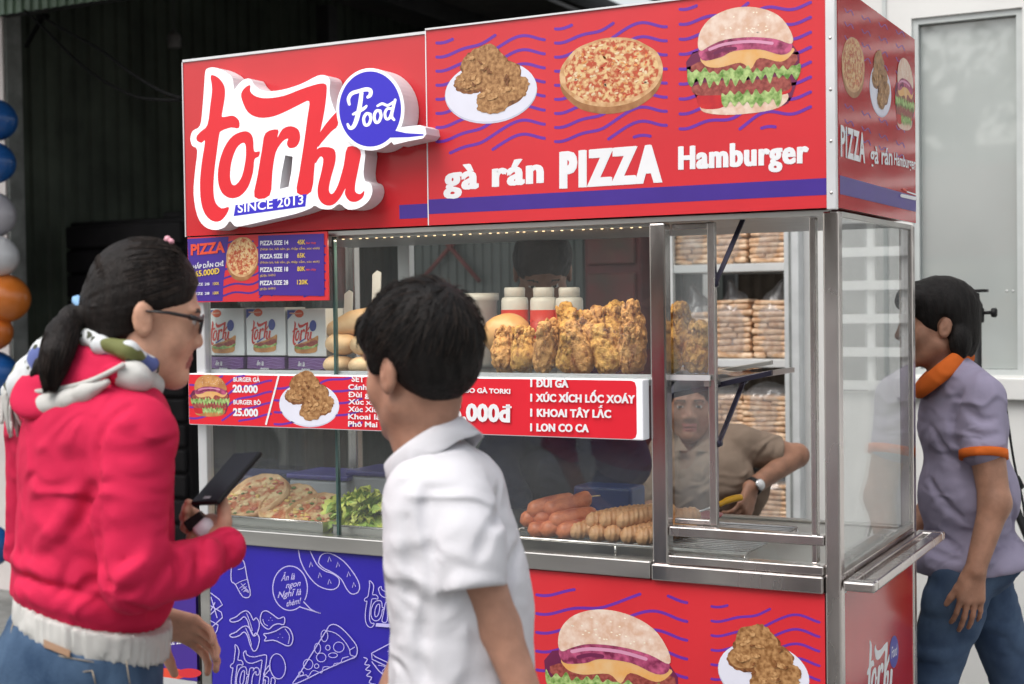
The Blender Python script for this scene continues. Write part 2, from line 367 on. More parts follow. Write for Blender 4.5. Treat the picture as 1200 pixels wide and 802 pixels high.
# across the street, behind the camera: what the glass and steel mirror
ms=M('street_wall',(.42,.38,.33),.8,var=.1,scale=2); mdw=M('street_window',(.04,.05,.055),.15,var=0); mrt=M('street_awning',(.35,.06,.05),.7)
hs_=empty('shop_house',(0,-17,0),'row of plain shop houses across the street','building')
mb=MB(); mb.box((-16,-18,0),(14,-17,4.0),ms); mb.build('wall',hs_)
mb=MB()
for i in range(9): mb.box((-15+i*3.2,-16.99,3.2),(-13.4+i*3.2,-16.95,3.8),mdw)
for i in range(9): mb.box((-15.3+i*3.2,-16.99,0),(-12.8+i*3.2,-16.95,2.6),mdw)
mb.build('window_row',hs_)
mb=MB(); mb.box((-16,-16.99,2.8),(14,-15.9,2.95),mrt); mb.build('awning',hs_)
m_bark=M('bark',(.12,.09,.07),.9,var=.2,bump=.4); m_leaf=M('tree_leaf',(.05,.085,.03),.6,var=.4,scale=2)
def tree(x,y,h,seed,label):
    rnd=random.Random(seed); t=empty('street_tree',(x,y,0),label,'tree','street trees across the road'); mb=MB()
    mb.tube(smooth_path([(x,y,0),(x+.05,y,h*.25),(x-.05,y+.03,h*.5),(x+.1,y,h*.8)],4),[.16]*5+[.13]*4+[.09]*4,m_bark,8)
    lf=MB()
    for k in range(9):
        a=rnd.uniform(0,6.28); z0=h*rnd.uniform(.38,.7); L=h*rnd.uniform(.2,.34); e=Vector((x+math.cos(a)*L,y+math.sin(a)*L,z0+L*rnd.uniform(.3,.9)))
        mb.tube([(x,y,z0),(Vector((x,y,z0))+e)/2+Vector((0,0,.1)),e],[.06,.04,.015],m_bark,6)
        for j in range(130):
            p=e+Vector((rnd.gauss(0,.5),rnd.gauss(0,.5),rnd.gauss(0,.38))); s=rnd.uniform(.07,.14)
            q=Vector((rnd.uniform(-1,1),rnd.uniform(-1,1),rnd.uniform(-1,1))).normalized(); u1=q.orthogonal().normalized(); u2=q.cross(u1)
            lf.add([p-u1*s,p+u2*s*.5,p+u1*s,p-u2*s*.5],[(0,1,2,3)],m_leaf)
    mb.build('trunk',t); lf.build('crown',t)
tree(-2.3,-9.5,5.0,3,'bare limbed leafy street tree nearer the shop awnings'); tree(2.6,-10.5,6,5,'taller street tree on the far side of the road')

# things in the shed mouth
hl=empty('hanging_lamp',PY(204,30,3.4),'grey bell shaped lamp hanging in the dark shed','lamp')
c=PY(204,47,3.4); m_lampg=M('dusty_grey_lamp',(.13,.125,.12),.6)
mb=MB(); mb.lathe((c.x,c.y,c.z-.045),[(.034,0),(.037,.01),(.037,.06),(.03,.078),(.012,.086),(.009,.1)],m_lampg,20); mb.build('lamp_shade',hl)
mb=MB(); mb.tube([(c.x,c.y,c.z+.053),(c.x,c.y,3.5)],.004,m_dark,6); mb.build('cord',hl)
for pts,lab in (((( 28,12),(50,32),(100,80),(150,110),(185,117),(216,117)),'lower black cable drooping from the lintel to the cart header'),(((50,20),(75,35),(115,57),(150,83),(185,105),(214,116)),'upper black cable sagging above the other cable')):
    mb=MB(); mb.tube(smooth_path([PY(a,b,2.34-i*.38) for i,(a,b) in enumerate(pts)],6),.0058,m_cable,8); tag(mb.build('power_cable'),lab,'cable','cables from the lintel')
mb=MB(); mb.tube([PY(30,55,2.32),PY(50,20,2.32)],.012,m_cable,8); mb.tube([PY(44,20,2.32),PY(56,19,2.32)],.014,m_cable,8); tag(mb.build('cable_bracket'),'black angled bracket holding the cables on the pillar','bracket')
# black drawer cabinet
cb=empty('drawer_cabinet',(-5.0+.0,3.0,0),'tall black slatted cabinet in the shed behind the ponytailed woman','cabinet')
m_cab=M('black_cabinet',(.010,.009,.010),.55,var=.2,spec=.15)
a=PY(50,262,2.9); b=PY(216,262,2.9)
mb=MB(); mb.box((a.x,2.92,0),(b.x,3.3,a.z),m_cab,.02); mb.build('body',cb)
zz=a.z-.02
while zz>.2:
    mb=MB(); mb.box((a.x+.015,2.885,zz-.125),(b.x-.015,2.918,zz-.008),m_cab,.012); mb.build('drawer',cb); zz-=.133
mb=MB(); q=PY(200,258,2.95); mb.box((q.x-.06,2.95,q.z-.02),(q.x+.08,3.1,q.z+.045),m_cab,.015); tag(mb.build('black_case'),'small black case lying on top of the black cabinet','case')
# balloon column
bal=[(-6,141,25,(.015,.10,.34),'topmost blue balloon of the column by the pillar'),(-8,191,25,(.015,.10,.34),'second blue balloon from the top of the column'),(-12,252,29,(.50,.48,.52),'lilac white balloon between the blue and the pure white balloons'),(-4,301,25,(.62,.62,.64),'pure white balloon above the orange balloons'),(5,350,29,(.62,.17,.025),'larger upper orange balloon jutting out of the column'),(-9,389,23,(.60,.15,.02),'lower smaller orange balloon of the column'),(-7,438,27,(.015,.10,.34),'lowest blue balloon below the orange balloons'),(-14,640,26,(.015,.09,.32),'blue balloon near the ground behind the red hooded jacket')]
for i,(px,py,rp,colr,lab) in enumerate(bal):
    c=PY(px,py,1.95-.03*(i%2)); R=rp/CF*(c-CAM).dot(CV)
    bo=empty('balloon',c,lab,'balloon','balloons in a column by the pillar')
    mm=M('balloon_%d'%(0 if colr[2]>.3 and colr[0]<.1 else 10*i),colr,.28,var=.04,spec=.5,coat=.25)
    mb=MB(); mb.lathe(c,[(R*math.sin(t)*(1-.07*max(0,math.cos(t))) if 0<t<math.pi else 0.0005, -R*1.1*math.cos(t)) for t in [math.pi*k/18 for k in range(19)]],mm,28,axis=(-1,-.1,.1)); mb.build('skin',bo)
    mb=MB(); d=Vector((-1,-.1,.1)).normalized(); mb.lathe(c-d*R*-1.09,[(.001,-.004),(.008,.006),(.010,.012)],mm,10,axis=d); mb.build('knot',bo)
# ================================================================== the food cart
W0, XS, ZT, ZB, ZC, ZD, DEP = -1.712, -.973, 2.096, 1.638, .879, .84, .744
m_red=M('red_vinyl',(.62,.026,.036),.34,var=.05,scale=4,coat=.12); m_redg=M('red_vinyl_glossy',(.50,.008,.014),.14,var=.05,scale=5,coat=.12,spec=.35)
m_blue=M('violet_blue_vinyl',(.024,.014,.33),.35,var=.04); m_navyp=M('violet_print',(.055,.022,.25),.35,var=.05); m_wave=M('violet_wave_print',(.15,.028,.34),.35,var=.05)
m_wp=M('white_print',(.80,.80,.82),.35,var=.02); m_yel=M('yellow_print',(.75,.52,.06),.4,var=.02); m_orp=M('orange_red_print',(.70,.07,.03),.4,var=.05)
m_steel=M('stainless_steel',(.60,.56,.54),.22,metal=1,var=.06,scale=9,rvar=.10,stretch=(1,1,.25)); m_steelb=M('brushed_steel',(.50,.49,.47),.36,metal=1,var=.08,scale=14,rvar=.08,stretch=(.15,1,1))
m_alu=M('aluminium_trim',(.72,.72,.73),.4,metal=.6,var=.04); m_glass=glassy('thin_glass',(.955,.975,.968),haze=.018); m_gedge=M('green_glass_edge',(.07,.13,.12),.15,var=.1,spec=.6)
m_glassh=glassy('side_glass',(.95,.97,.965),.015,haze=.07)
m_signw=M('white_acrylic_face',(.84,.84,.86),.3,var=.01,emis=.22); m_signs=M('white_acrylic_side',(.70,.70,.72),.4,var=.03)
m_signr=M('red_acrylic',(.66,.018,.028),.3,var=.02,emis=.12); m_signb=M('blue_acrylic',(.035,.022,.48),.3,var=.02,emis=.12)
m_strip=M('lit_red_film',(.62,.014,.028),.35,var=.02,emis=.10); m_stripw=M('lit_white_film',(.80,.80,.84),.35,var=.02,emis=.15)
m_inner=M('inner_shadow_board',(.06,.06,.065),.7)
cart=empty('food_cart',((W0)/2,DEP/2,0),'red and violet street food cart with glass display cases and a lettered header','food cart')

# ---------------------------------------------------------------- printed artwork helpers
def quadT(a,b,c,d):                                   # top-left, top-right, bottom-right, bottom-left
    return lambda u,v: ((a[0]*(1-u)+b[0]*u)*(1-v)+(d[0]*(1-u)+c[0]*u)*v, (a[1]*(1-u)+b[1]*u)*(1-v)+(d[1]*(1-u)+c[1]*u)*v)
def pm(name,c1,c2,scale,**k): return M(name,c1,.45,col2=c2,var=0,scale=scale,detail=6,**k)
a_bun=pm('print_bun',(.66,.42,.30),(.78,.62,.52),60); a_bund=pm('print_bun_brown',(.40,.16,.05),(.60,.30,.10),45); a_seed=M('print_seed',(.8,.72,.6),.5)
a_onion=pm('print_onion',(.16,.01,.05),(.55,.10,.22),55); a_cheese=pm('print_cheese',(.72,.36,.10),(.72,.46,.22),30); a_patty=pm('print_patty',(.20,.03,.025),(.38,.09,.07),120)
a_lett=pm('print_lettuce',(.10,.22,.03),(.45,.58,.22),90); a_tom=pm('print_tomato',(.60,.02,.02),(.45,.01,.02),40); a_chick=pm('print_chicken',(.22,.09,.025),(.50,.27,.11),110); a_chickd=pm('print_chicken_crust',(.30,.13,.04),(.62,.36,.16),150)
a_chs=pm('print_chicken_shade',(.12,.04,.012),(.30,.12,.04),120); a_pizza=pm('print_pizza',(.46,.08,.03),(.72,.50,.24),100,ramp=(.42,.58)); a_pcrust=pm('print_pizza_crust',(.26,.10,.03),(.42,.2,.08),40); a_plate=M('print_plate',(.72,.72,.82),.4,var=.03)
a_oil=M('print_shadow_violet',(.14,.01,.06),.5)
def nb(x,y): return ((x-806)/132,(y-8)/126)
def burger_art(A,T,seed=1,bun=None):
    A.l=6; S=A.T; A.T=T; bun=bun or a_bun; rnd=random.Random(seed)
    def pl(pts,m,sm=4): A.poly([nb(*p) for p in pts],m,smooth=sm)
    pl([(812,58),(928,56),(928,118),(900,128),(838,128),(816,112)],a_oil)
    pl([(822,112),(860,108),(905,110),(922,112),(922,122),(905,131),(860,134),(828,130),(820,122)],bun)
    pl([(818,108),(845,106),(848,124),(822,124)],a_tom); pl([(905,102),(925,100),(926,112),(905,114)],a_tom)
    pl([(812,98),(840,93),(880,95),(918,93),(927,100),(922,110),(885,112),(840,110),(816,108)],a_patty)
    n=26; top=[(806+i*132/n,(84 if i%2 else 79)+rnd.uniform(-3,3)) for i in range(n+1)]; bot=[(806+i*132/n,(99 if i%2 else 91)+rnd.uniform(-4,3)) for i in range(n+1)][::-1]
    pl([(818,70),(925,66),(926,84),(880,90),(822,88)],a_patty)
    pl([(824,62),(870,55),(926,60),(928,68),(915,76),(890,70),(880,82),(868,74),(842,78),(826,74)],a_cheese)
    A.poly([nb(*p) for p in top+bot],a_lett,smooth=3)
    n=14; A.poly([nb(846+i*70/n,(112 if i%2 else 106)+rnd.uniform(-2,2)) for i in range(n+1)]+[nb(846+i*70/n,(126 if i%2 else 119)+rnd.uniform(-2,2)) for i in range(n+1)][::-1],a_lett,smooth=3)
    pl([(821,50),(850,42),(900,41),(926,52),(927,64),(915,68),(890,60),(860,60),(845,66),(823,68)],a_onion)
    A.stroke([nb(832,56),nb(850,51),nb(880,50),nb(905,54)],.028,M('print_onion_ring',(.62,.28,.42),.4,var=.1),smooth=3)
    A.stroke([nb(838,61),nb(850,57),nb(862,57)],.03,a_oil,smooth=3)
    pl([(818,50),(821,34),(834,19),(858,10),(886,11),(912,22),(927,42),(928,56),(908,49),(880,45),(850,46),(832,52),(822,57)],bun)
    l=A.nl()
    for k in range(26):
        a=rnd.uniform(.25,2.9); r=rnd.uniform(.2,.95); x,y=873+math.cos(a)*50*r,44-math.sin(a)*31*r
        A.ell(*nb(x,y),.009,.006,a_seed,n=6,l=l)
    A.T=S
def blobs(A,lst,m,rough,seed):
    for i,(x,y,rx,ry) in enumerate(lst): A.ell(x,y,rx,ry,m,n=44,rough=rough,seed=seed+i)
def chicken_art(A,T,seed=1,plate=True):
    A.l=6; S=A.T; A.T=T
    if plate:
        A.ell(.50,.62,.47,.385,M('print_plate_rim',(.55,.55,.66),.4)); A.ell(.50,.605,.465,.375,a_plate)
    blobs(A,[(.44,.33,.25,.27),(.62,.62,.24,.20),(.30,.48,.18,.14),(.66,.40,.15,.15)],a_chs,.07,seed)
    blobs(A,[(.43,.30,.23,.25),(.64,.60,.23,.17),(.29,.46,.16,.12),(.66,.39,.14,.13),(.47,.12,.10,.10),(.52,.74,.17,.15),(.80,.55,.09,.10)],a_chick,.09,seed+9)
    rnd=random.Random(seed); l=A.nl()
    for k in range(22):
        cx,cy,rx,ry=rnd.choice([(.43,.30,.2,.2),(.62,.60,.2,.14),(.30,.46,.12,.08),(.5,.7,.12,.12)]); a=rnd.uniform(0,6.28); q=rnd.uniform(0,.95)
        A.ell(cx+math.cos(a)*rx*q,cy+math.sin(a)*ry*q,rnd.uniform(.025,.05),rnd.uniform(.02,.04),a_chickd,n=12,rough=.2,seed=k,l=A.nl())
    for k in range(9):
        a=rnd.uniform(0,6.28); q=rnd.uniform(.3,.9); A.ell(.5+math.cos(a)*.27*q,.46+math.sin(a)*.28*q,.03,.014,a_chs,n=10,rough=.25,seed=k+50,rot=rnd.uniform(0,3))
    A.T=S
def pizza_art(A,T,seed=1,clip=None):
    A.l=6; S=A.T; A.T=T; rnd=random.Random(seed)
    A.ell(.5,.56,.485,.44,a_pcrust,n=60,rough=.01); A.ell(.5,.47,.49,.44,pm('print_pizza_rim',(.50,.25,.10),(.70,.45,.24),60),n=60,rough=.01); A.ell(.5,.46,.45,.40,a_pizza,n=60,rough=.02,seed=3)
    mats=[M('print_topping_red',(.52,.07,.03),.5,var=.2),M('print_topping_pale',(.76,.60,.38),.5,var=.1),M('print_topping_orange',(.66,.26,.08),.5,var=.2)]
    for j in range(3):
        l=A.nl()
        for k in range(45):
            a=rnd.uniform(0,6.28); q=math.sqrt(rnd.random())*.93
            A.ell(.5+math.cos(a)*.44*q,.46+math.sin(a)*.39*q,rnd.uniform(.012,.032),rnd.uniform(.008,.016),mats[j],n=6,rot=rnd.uniform(0,3),l=l+0); A.l=l+k%3
        A.l=l+3
    A.T=S
def waves(A,x0,x1,y0,y1,w,mat,slope=lambda x:0,pitch=16.5,amp=4.2,lam=62):
    l=A.nl(); wd=x1-x0
    yj=y0-30
    while yj<y1+34:
        seg=[]
        for i in range(49):
            t=i/48; x=x0+wd*t; d=t-.48
            y=yj-26*(1/(1+math.exp(-d*14))-.5)*(1)+amp*math.sin(2*math.pi*(x-x0)/lam+1.0)*(.5+abs(d))+slope(x)
            if y0+slope(x)<y<y1+slope(x): seg.append((x,y))
            else:
                if len(seg)>3: A.stroke(seg,w,mat,l)
                seg=[]
        if len(seg)>3: A.stroke(seg,w,mat,l)
        yj+=pitch
# ---------------------------------------------------------------- the cart's lettering logo (traced in its own coordinates)
LG={'t':[(145,212),(172,220),(194,250),(196,290),(186,350),(190,362),(225,357),(247,375),(246,402),(218,400),(184,412),(176,425),(168,480),(158,560),(155,630),(163,672),(185,692),(210,687),(203,712),(180,737),(152,738),(126,715),(110,670),(106,600),(112,530),(124,450),(112,455),(96,448),(94,432),(108,415),(133,390),(143,320),(150,260)],
'o':[(262,414),(285,418),(298,440),(302,486),(322,486),(318,505),(303,515),(298,560),(280,615),(250,648),(215,655),(185,635),(171,590),(175,530),(195,470),(225,430)],
'oh':[(262,455),(272,470),(270,520),(258,575),(238,605),(222,605),(215,575),(220,525),(238,475)],
'r':[(343,420),(388,407),(386,436),(405,405),(435,395),(462,408),(468,440),(455,468),(430,474),(420,458),(425,440),(405,450),(380,490),(368,560),(358,645),(303,651),(315,570),(330,480)],
'k':[(258,300),(256,275),(270,255),(288,247),(288,270),(310,288),(350,294),(410,285),(470,262),(530,243),(560,243),(564,270),(556,340),(540,420),(522,520),(508,632),(457,636),(466,560),(480,470),(495,360),(501,305),(470,315),(420,340),(370,360),(320,364),(280,345)],
'a':[(606,342),(604,392),(580,415),(545,455),(532,470),(527,445),(545,410),(575,370)],
'i':[(528,480),(560,470),(592,480),(596,520),(580,580),(572,625),(584,640),(604,610),(625,540),(640,470),(686,482),(680,540),(668,600),(668,632),(686,640),(700,628),(695,652),(670,668),(645,664),(630,640),(632,620),(612,655),(585,680),(555,678),(535,655),(532,615),(545,560),(552,515),(540,505),(522,530)]}
SHARP={'t','r','k','a','i'}
def logo_px(x,y): return (200+x/3.084,20+y/3.084)
def _lm(x,y): p=PY(*logo_px(x,y),-.055); return (p.x,p.z)
_pts=[_lm(*p) for k in LG for p in LG[k]]+[_lm(840,330),_lm(721,190)]
_bx0,_bx1=min(p[0] for p in _pts),max(p[0] for p in _pts); _bz0,_bz1=min(p[1] for p in _pts),max(p[1] for p in _pts)
def logo_n(x,y): q=_lm(x,y); return ((q[0]-_bx0)/(_bx1-_bx0),(_bz1-q[1])/(_bz1-_bz0))
def sm(pts,n=3): return [(p.x,p.y) for p in smooth_path([(a,b,0) for a,b in pts],n,True)]
def logo_art(A,conv,mat,outline=0,bub=None,bubw=None,plate=None):
    for k in ('t','o','r','k','a','i'):
        loop=[conv(*p) for p in sm(LG[k],3)]
        if outline:
            A.stroke(loop,outline,mat,closed=True)
            if k=='o': A.stroke([conv(*p) for p in sm(LG['oh'],3)],outline,mat,closed=True)
        elif k=='o': A.poly(loop,mat,holes=[[conv(*p) for p in sm(LG['oh'],3)]])
        else: A.poly(loop,mat)
    if bub:
        ring=[conv(721+112*math.cos(t),333+136*math.sin(t)) for t in [i*.1571 for i in range(40)]]
        if outline: A.stroke(ring,outline,mat,closed=True)
        else:
            A.poly(ring,bub)
            if bubw: A.text('Food',conv(655,385),conv(800,365),abs(conv(655,385)[1]-conv(655,290)[1]),bubw,bold=.01,lean=.25)
    if plate: A.poly([conv(*p) for p in ((235,680),(492,640),(487,685),(228,720))],plate)

# ---------------------------------------------------------------- header
m_hbox=M('header_shell',(.35,.03,.03),.5)
mb=MB(); mb.box((W0+.004,.012,ZB+.006),(-.006,DEP-.006,ZT-.012),m_hbox); mb.build('header_shell',cart)
A=Art(lambda x,y: PY(x,y,.004),(0,-1,0)); mb=A.mb; mb.box((W0,.004,ZB),(XS-.002,.011,ZT-.008),M('red_vinyl_left',(.56,.016,.024),.22,var=.06,scale=3,coat=.3))
zs0,zs1=PY(485,252,0).z,PY(485,235,0).z
A.mb.add([(PY(467,245,0).x,.0036,zs0-.008),(XS-.003,.0036,zs0-.008),(XS-.003,.0036,zs1-.009),(PY(467,245,0).x,.0036,zs1-.009)],[(0,1,2,3)],m_navyp)
mb.build('header_left_panel',cart)
A=Art(lambda x,y: PY(x,y,0),(0,-1,0)); mb=A.mb; mb.box((XS+.001,0,ZB),(-.021,.011,ZT),m_red)
mb.add([(XS+.001,-.0004,zs0),(-.021,-.0004,zs0),(-.021,-.0004,zs1),(XS+.001,-.0004,zs1)],[(0,1,2,3)],m_navyp)
A.l=4
sl_=lambda x0,k: (lambda x: -k*(x-x0))
waves(A,512,638,42,176,3.5,m_wave,sl_(575,.09)); waves(A,651,781,26,164,3.5,m_wave,sl_(716,.08)); waves(A,797,950,2,152,3.6,m_wave,sl_(872,.07),pitch=17.5)
chicken_art(A,quadT((518,54),(633,45),(633,140),(518,149)),3); pizza_art(A,quadT((655,46),(778,37),(778,129),(655,138)),2)
burger_art(A,quadT((806,12),(938,2),(938,130),(806,138)),4); A.l=4
A.text('gà rán',(521,223),(636,213),29,m_wp,bold=.024,space=1.12,fat=1.4); A.text('PIZZA',(657,218.5),(775,211),39,m_wp,bold=.045,space=1.25,fat=1.5); A.text('Hamburger',(796,198),(947,190),26,m_wp,bold=.024,space=1.12,fat=1.2)
mb.box((XS-.0018,-.0012,ZB),(XS+.0008,.011,ZT),m_wp); mb.build('header_front_panel',cart)
mb=MB(); mb.box((-.0205,-.003,ZB-.004),(0,.014,ZT+.003),m_alu,.002)
for k in range(5): mb.sphere((-.0102,-.0032,ZB+.03+k*.105),(.0034,.0014,.0034),m_steel,10,6)
mb.build('corner_trim',cart)
mb=MB(); mb.box((W0,.0005,ZT-.0075),(XS-.001,.02,ZT-.001),m_alu); mb.box((XS,-.004,ZT),(-.021,.02,ZT+.004),m_alu); mb.box((W0-.004,.002,ZB-.002),(W0-.0005,.02,ZT-.007),m_alu); mb.build('header_edge_trim',cart)
mb=MB(); mb.box((W0,.016,ZB-.014),(-.022,.04,ZB-.003),m_steelb); mb.build('header_bottom_rail',cart)
# side of the header
A=Art(lambda x,y: PX(x,y,.001),(1,0,0)); mb=A.mb; mb.box((-.008,.015,ZB),(.001,DEP,ZT),m_redg)
for i,y0 in enumerate((8,24,40,56,120,138,152)):
    for j in range(4):
        x=990+j*20; yy=y0+ (x-985)*.42
        A.stroke([(x,yy),(x+3,yy+5),(x+7,yy+2),(x+10,yy+8)],1.0,m_wave,A.l,smooth=3)
    A.nl()
pizza_art(A,quadT((986,38),(1013,46),(1013,118),(986,112)),5); chicken_art(A,quadT((1018,50),(1045,66),(1045,142),(1018,132)),6); burger_art(A,quadT((1049,62),(1071,74),(1071,156),(1049,150)),7)
A.text('PIZZA',(984.5,182),(1013,190.5),35,m_wp,bold=.03,space=1.1,up=(0,35)); A.text('gà rán',(1019,191),(1045,193.5),21,m_wp,bold=.02,up=(0,21)); A.text('Hamburger',(1047,193),(1072,199),14,m_wp,bold=.02,up=(0,14))
zq=[PX(981,y,.0).z for y in (205,227)]
A.mb.add([(.0016,.02,zq[1]),(.0016,DEP,zq[1]),(.0016,DEP,zq[0]),(.0016,.02,zq[0])],[(0,1,2,3)],m_navyp)
A.l+=1; A.stroke([(1058,222),(1061,223.5)],2,m_orp); A.stroke([(1062.5,225),(1071.5,228)],1.6,m_wp); A.stroke([(1056,229.5),(1072,233)],4,m_wp)
mb.build('header_side_panel',cart)
# raised sign
OUT=[(125,200),(134,186),(160,183),(195,197),(222,220),(230,262),(238,252),(262,228),(288,224),(306,250),(340,268),(400,264),(470,243),(530,213),(560,212),(576,230),(574,270),(590,330),(640,420),(700,470),(697,560),(703,592),(722,602),(729,630),(716,664),(682,690),(640,696),(610,676),(582,694),(545,694),(520,682),(505,692),(450,712),(350,735),(260,755),(232,756),(214,738),(195,760),(160,770),(122,757),(96,717),(83,640),(88,560),(96,482),(78,466),(71,440),(80,412),(106,393),(115,330),(121,250)]
HOLE=[(414,500),(441,505),(436,560),(426,614),(394,622),(402,560)]
sg=lambda y: (lambda p: PY(*logo_px(*p),y))
sign=MB(); f=-.050; face=[sg(f)(p) for p in sm(OUT,3)]; hol=[sg(f)(p) for p in HOLE]
sign.prism(face,(0,.052,0),m_signw,m_signs,holes=[hol])
A=Art(lambda x,y: PY(x,y,f),(0,-1,0),sign); A.l=2
logo_art(A,logo_px,m_signr,plate=m_signb)
A.text('SINCE 2013',logo_px(243,708),logo_px(480,676),10.5,m_signw,bold=.015,space=1.05)
so_=sign.build('raised_sign',cart)
bub=MB(); f2=-.062
ring=[(722+123*math.cos(t),334+149*math.sin(t)) for t in [math.radians(d) for d in range(52,395,7)]]
bo=ring[::-1]; outl=[p for p in ring]+[(836,398),(900,391),(920,400),(924,424),(912,439),(860,449),(806,462)]
bub.prism([sg(f2)(p) for p in outl],(0,.064,0),m_signw,m_signs)
A=Art(lambda x,y: PY(x,y,f2),(0,-1,0),bub); A.l=2
A.poly([logo_px(721+112*math.cos(t),333+136*math.sin(t)) for t in [i*.1047 for i in range(60)]],m_signb)
A.poly([logo_px(*p) for p in ((795,405),(815,412),(850,420),(914,424),(914,429),(860,435),(780,437),(770,430))],m_signb)
k=3.084
def fs(pts,w): A.stroke([logo_px(*p) for p in pts],[q/k for q in w],m_signw,smooth=5)
fs([(690,275),(684,320),(674,365),(662,395),(648,402),(640,388)],[14,16,17,15,12,9]); fs([(646,316),(643,296),(655,277),(682,268),(706,262),(722,266),(722,282),(713,290)],[10,13,14,14,15,15,14,11]); fs([(660,352),(680,342),(700,330),(708,322)],[9,13,12,8])
fs([(722,352),(708,350),(698,368),(703,390),(716,388),(724,368),(719,352)],[11]*7); fs([(758,340),(744,340),(736,358),(741,380),(753,378),(761,357),(756,340)],[11]*7); fs([(798,332),(784,332),(775,348),(779,368),(791,366),(799,347)],[10]*6); fs([(812,300),(804,330),(799,358),(808,372)],[10,12,12,9]); fs([(748,322),(765,314),(785,320),(805,308)],[8,10,10,8])
bub.build('speech_bubble_sign',cart)

# ---------------------------------------------------------------- menu poster
mb=MB(); PYP=-.004; c=[PY(219,279.5,PYP),PY(383.5,273,PYP),PY(384.5,352,PYP),PY(222,354,PYP)]
x0,x1,z1,z0=c[0].x+.002,c[1].x,ZB-.004,c[2].z
mb.box((x0,PYP,z0),(x1,PYP+.005,z1),m_red)
A=Art(lambda x,y: PY(x,y,PYP),(0,-1,0),mb); A.l=2
waves(A,250,381,282,349,2.2,m_navyp,lambda x:-.02*(x-300),pitch=10,amp=3,lam=45)
A.poly([(219.8,280.2),(268,277.5),(266,300),(262,330),(261,353),(222.5,353.3)],m_navyp)
pizza_art(A,quadT((265,277),(303,276),(303,328),(265,331)),9)
A.poly([(303,276.5),(380,274),(380.5,347),(303.5,346)],m_navyp)
A.text('PIZZA',(224,299),(264,295.5),12,m_orp,bold=.04); A.text('HẤP DẪN CHỈ',(226.5,315.5),(262.5,311.6),4.6,m_wp,bold=.02); A.text('65.000Đ',(229,324.6),(257.5,320.6),6.6,m_yel,bold=.025)
for y in (335,346): A.text('SIZE 28',(228,y),(246,y-.6),3,m_wp,bold=.01); A.text('100K',(250,y-.6),(257.5,y-1),3.4,m_yel,bold=.01)
for i,(s1,pz) in enumerate((('PIZZA SIZE 14','45K'),('PIZZA SIZE 18','65K'),('PIZZA SIZE 18','80K'),('PIZZA SIZE 28','120K'))):
    y=287.6+i*15.6; A.text(s1,(305.6,y),(338.5,y-.8),5,m_wp,bold=.025); A.text(pz,(349,y-1),(358.5 if i<3 else 362,y-1.2),5.2,m_yel,bold=.02)
    if i in (0,2): A.text('bán chạy',(359.5,y-1.6),(371,y-1.8),2.3,m_orp,bold=.01)
    A.text('(Nhân bò, hải sản, gà, thập cẩm, xúc xích)' if i<2 else '(Đặc biệt)',(305.6,y+5.9),(375 if i<2 else 323.5,y+4.6),2.5,m_yel,bold=0)
po=mb.build('menu_poster',cart)
# ---------------------------------------------------------------- lit price box across the glass
mb=MB(); yb=-.014; a=PY(220,437,yb); b=PY(753,443,yb); zt_=(a.z+PY(745,443,yb).z)/2-.003; zb_=(PY(220,497,yb).z+PY(748,514,yb).z)/2-.003
mb.box((a.x,yb,zb_),(b.x,.024,zt_),m_stripw,.003)
A=Art(lambda x,y: PY(x,y,yb),(0,-1,0),mb); A.l=2
def pxy(x,z): return (x,z)
xr=PY(746,478,yb).x
Z=Art(lambda x,z: Vector((x,yb,z)),(0,-1,0),mb); Z.l=3; e=.0022; Z.poly([(a.x+e,zb_+e),(xr-.012,zb_+e),(xr-.003,zb_+e+.004),(xr,zb_+e+.014),(xr,zt_-e-.014),(xr-.003,zt_-e-.004),(xr-.012,zt_-e),(a.x+e,zt_-e)],m_strip)
A.l=5
waves(A,223,318,440,494,2.4,m_wave,lambda x:.015*(x-270),pitch=13,amp=3.5,lam=60); waves(A,322,424,442,499,2.6,m_wave,lambda x:.015*(x-370),pitch=14,amp=3.5,lam=70)
burger_art(A,quadT((224,438),(269,439),(269,489),(224,488)),11,a_bund)
A.text('BURGER GÀ',(274,447.2),(305,447.8),5,m_wp,bold=.03); A.text('20.000',(273,459.5),(302.5,460.5),8.3,m_wp,bold=.045); A.text('BURGER BÒ',(274,473.8),(306,474.5),5,m_wp,bold=.03); A.text('25.000',(273.5,487),(303,488),8.3,m_wp,bold=.045)
A.stroke([(327.5,439),(312,498)],2.2,m_wp,cap=False)
chicken_art(A,quadT((325,432),(400,434),(400,502),(325,499)),12)
for i,s in enumerate(('SET 1','Cánh gà','Đùi gà','Xúc xích','Xúc Xích','Khoai lắc','Phô Mai')): A.text(s,(409+ (4 if i==0 else 0),448+i*8.6-(1 if i==0 else 0)),(409+len(s)*4.9,448.4+i*8.7),6 if i else 6.6,m_wp,bold=.025)
A.text('COMBO GÀ TORKI',(527,459.5),(599,461.4),5.2,m_wp,bold=.04); A.text('65.000đ',(517,491.5),(600.5,494),18.5,m_wp,bold=.05)
for s,y,x1_ in (('1 ĐÙI GÀ',453.2,667),('1 XÚC XÍCH LỐC XOÁY',470.3,746-1),('1 KHOAI TÂY LẮC',487.8,717),('1 LON CO CA',505,691)): A.text(s,(622.8,y),(x1_,y+ (x1_-622)*.017),8.7,m_wp,bold=.03,space=1.06,fat=.35)
mb.build('price_light_box',cart)

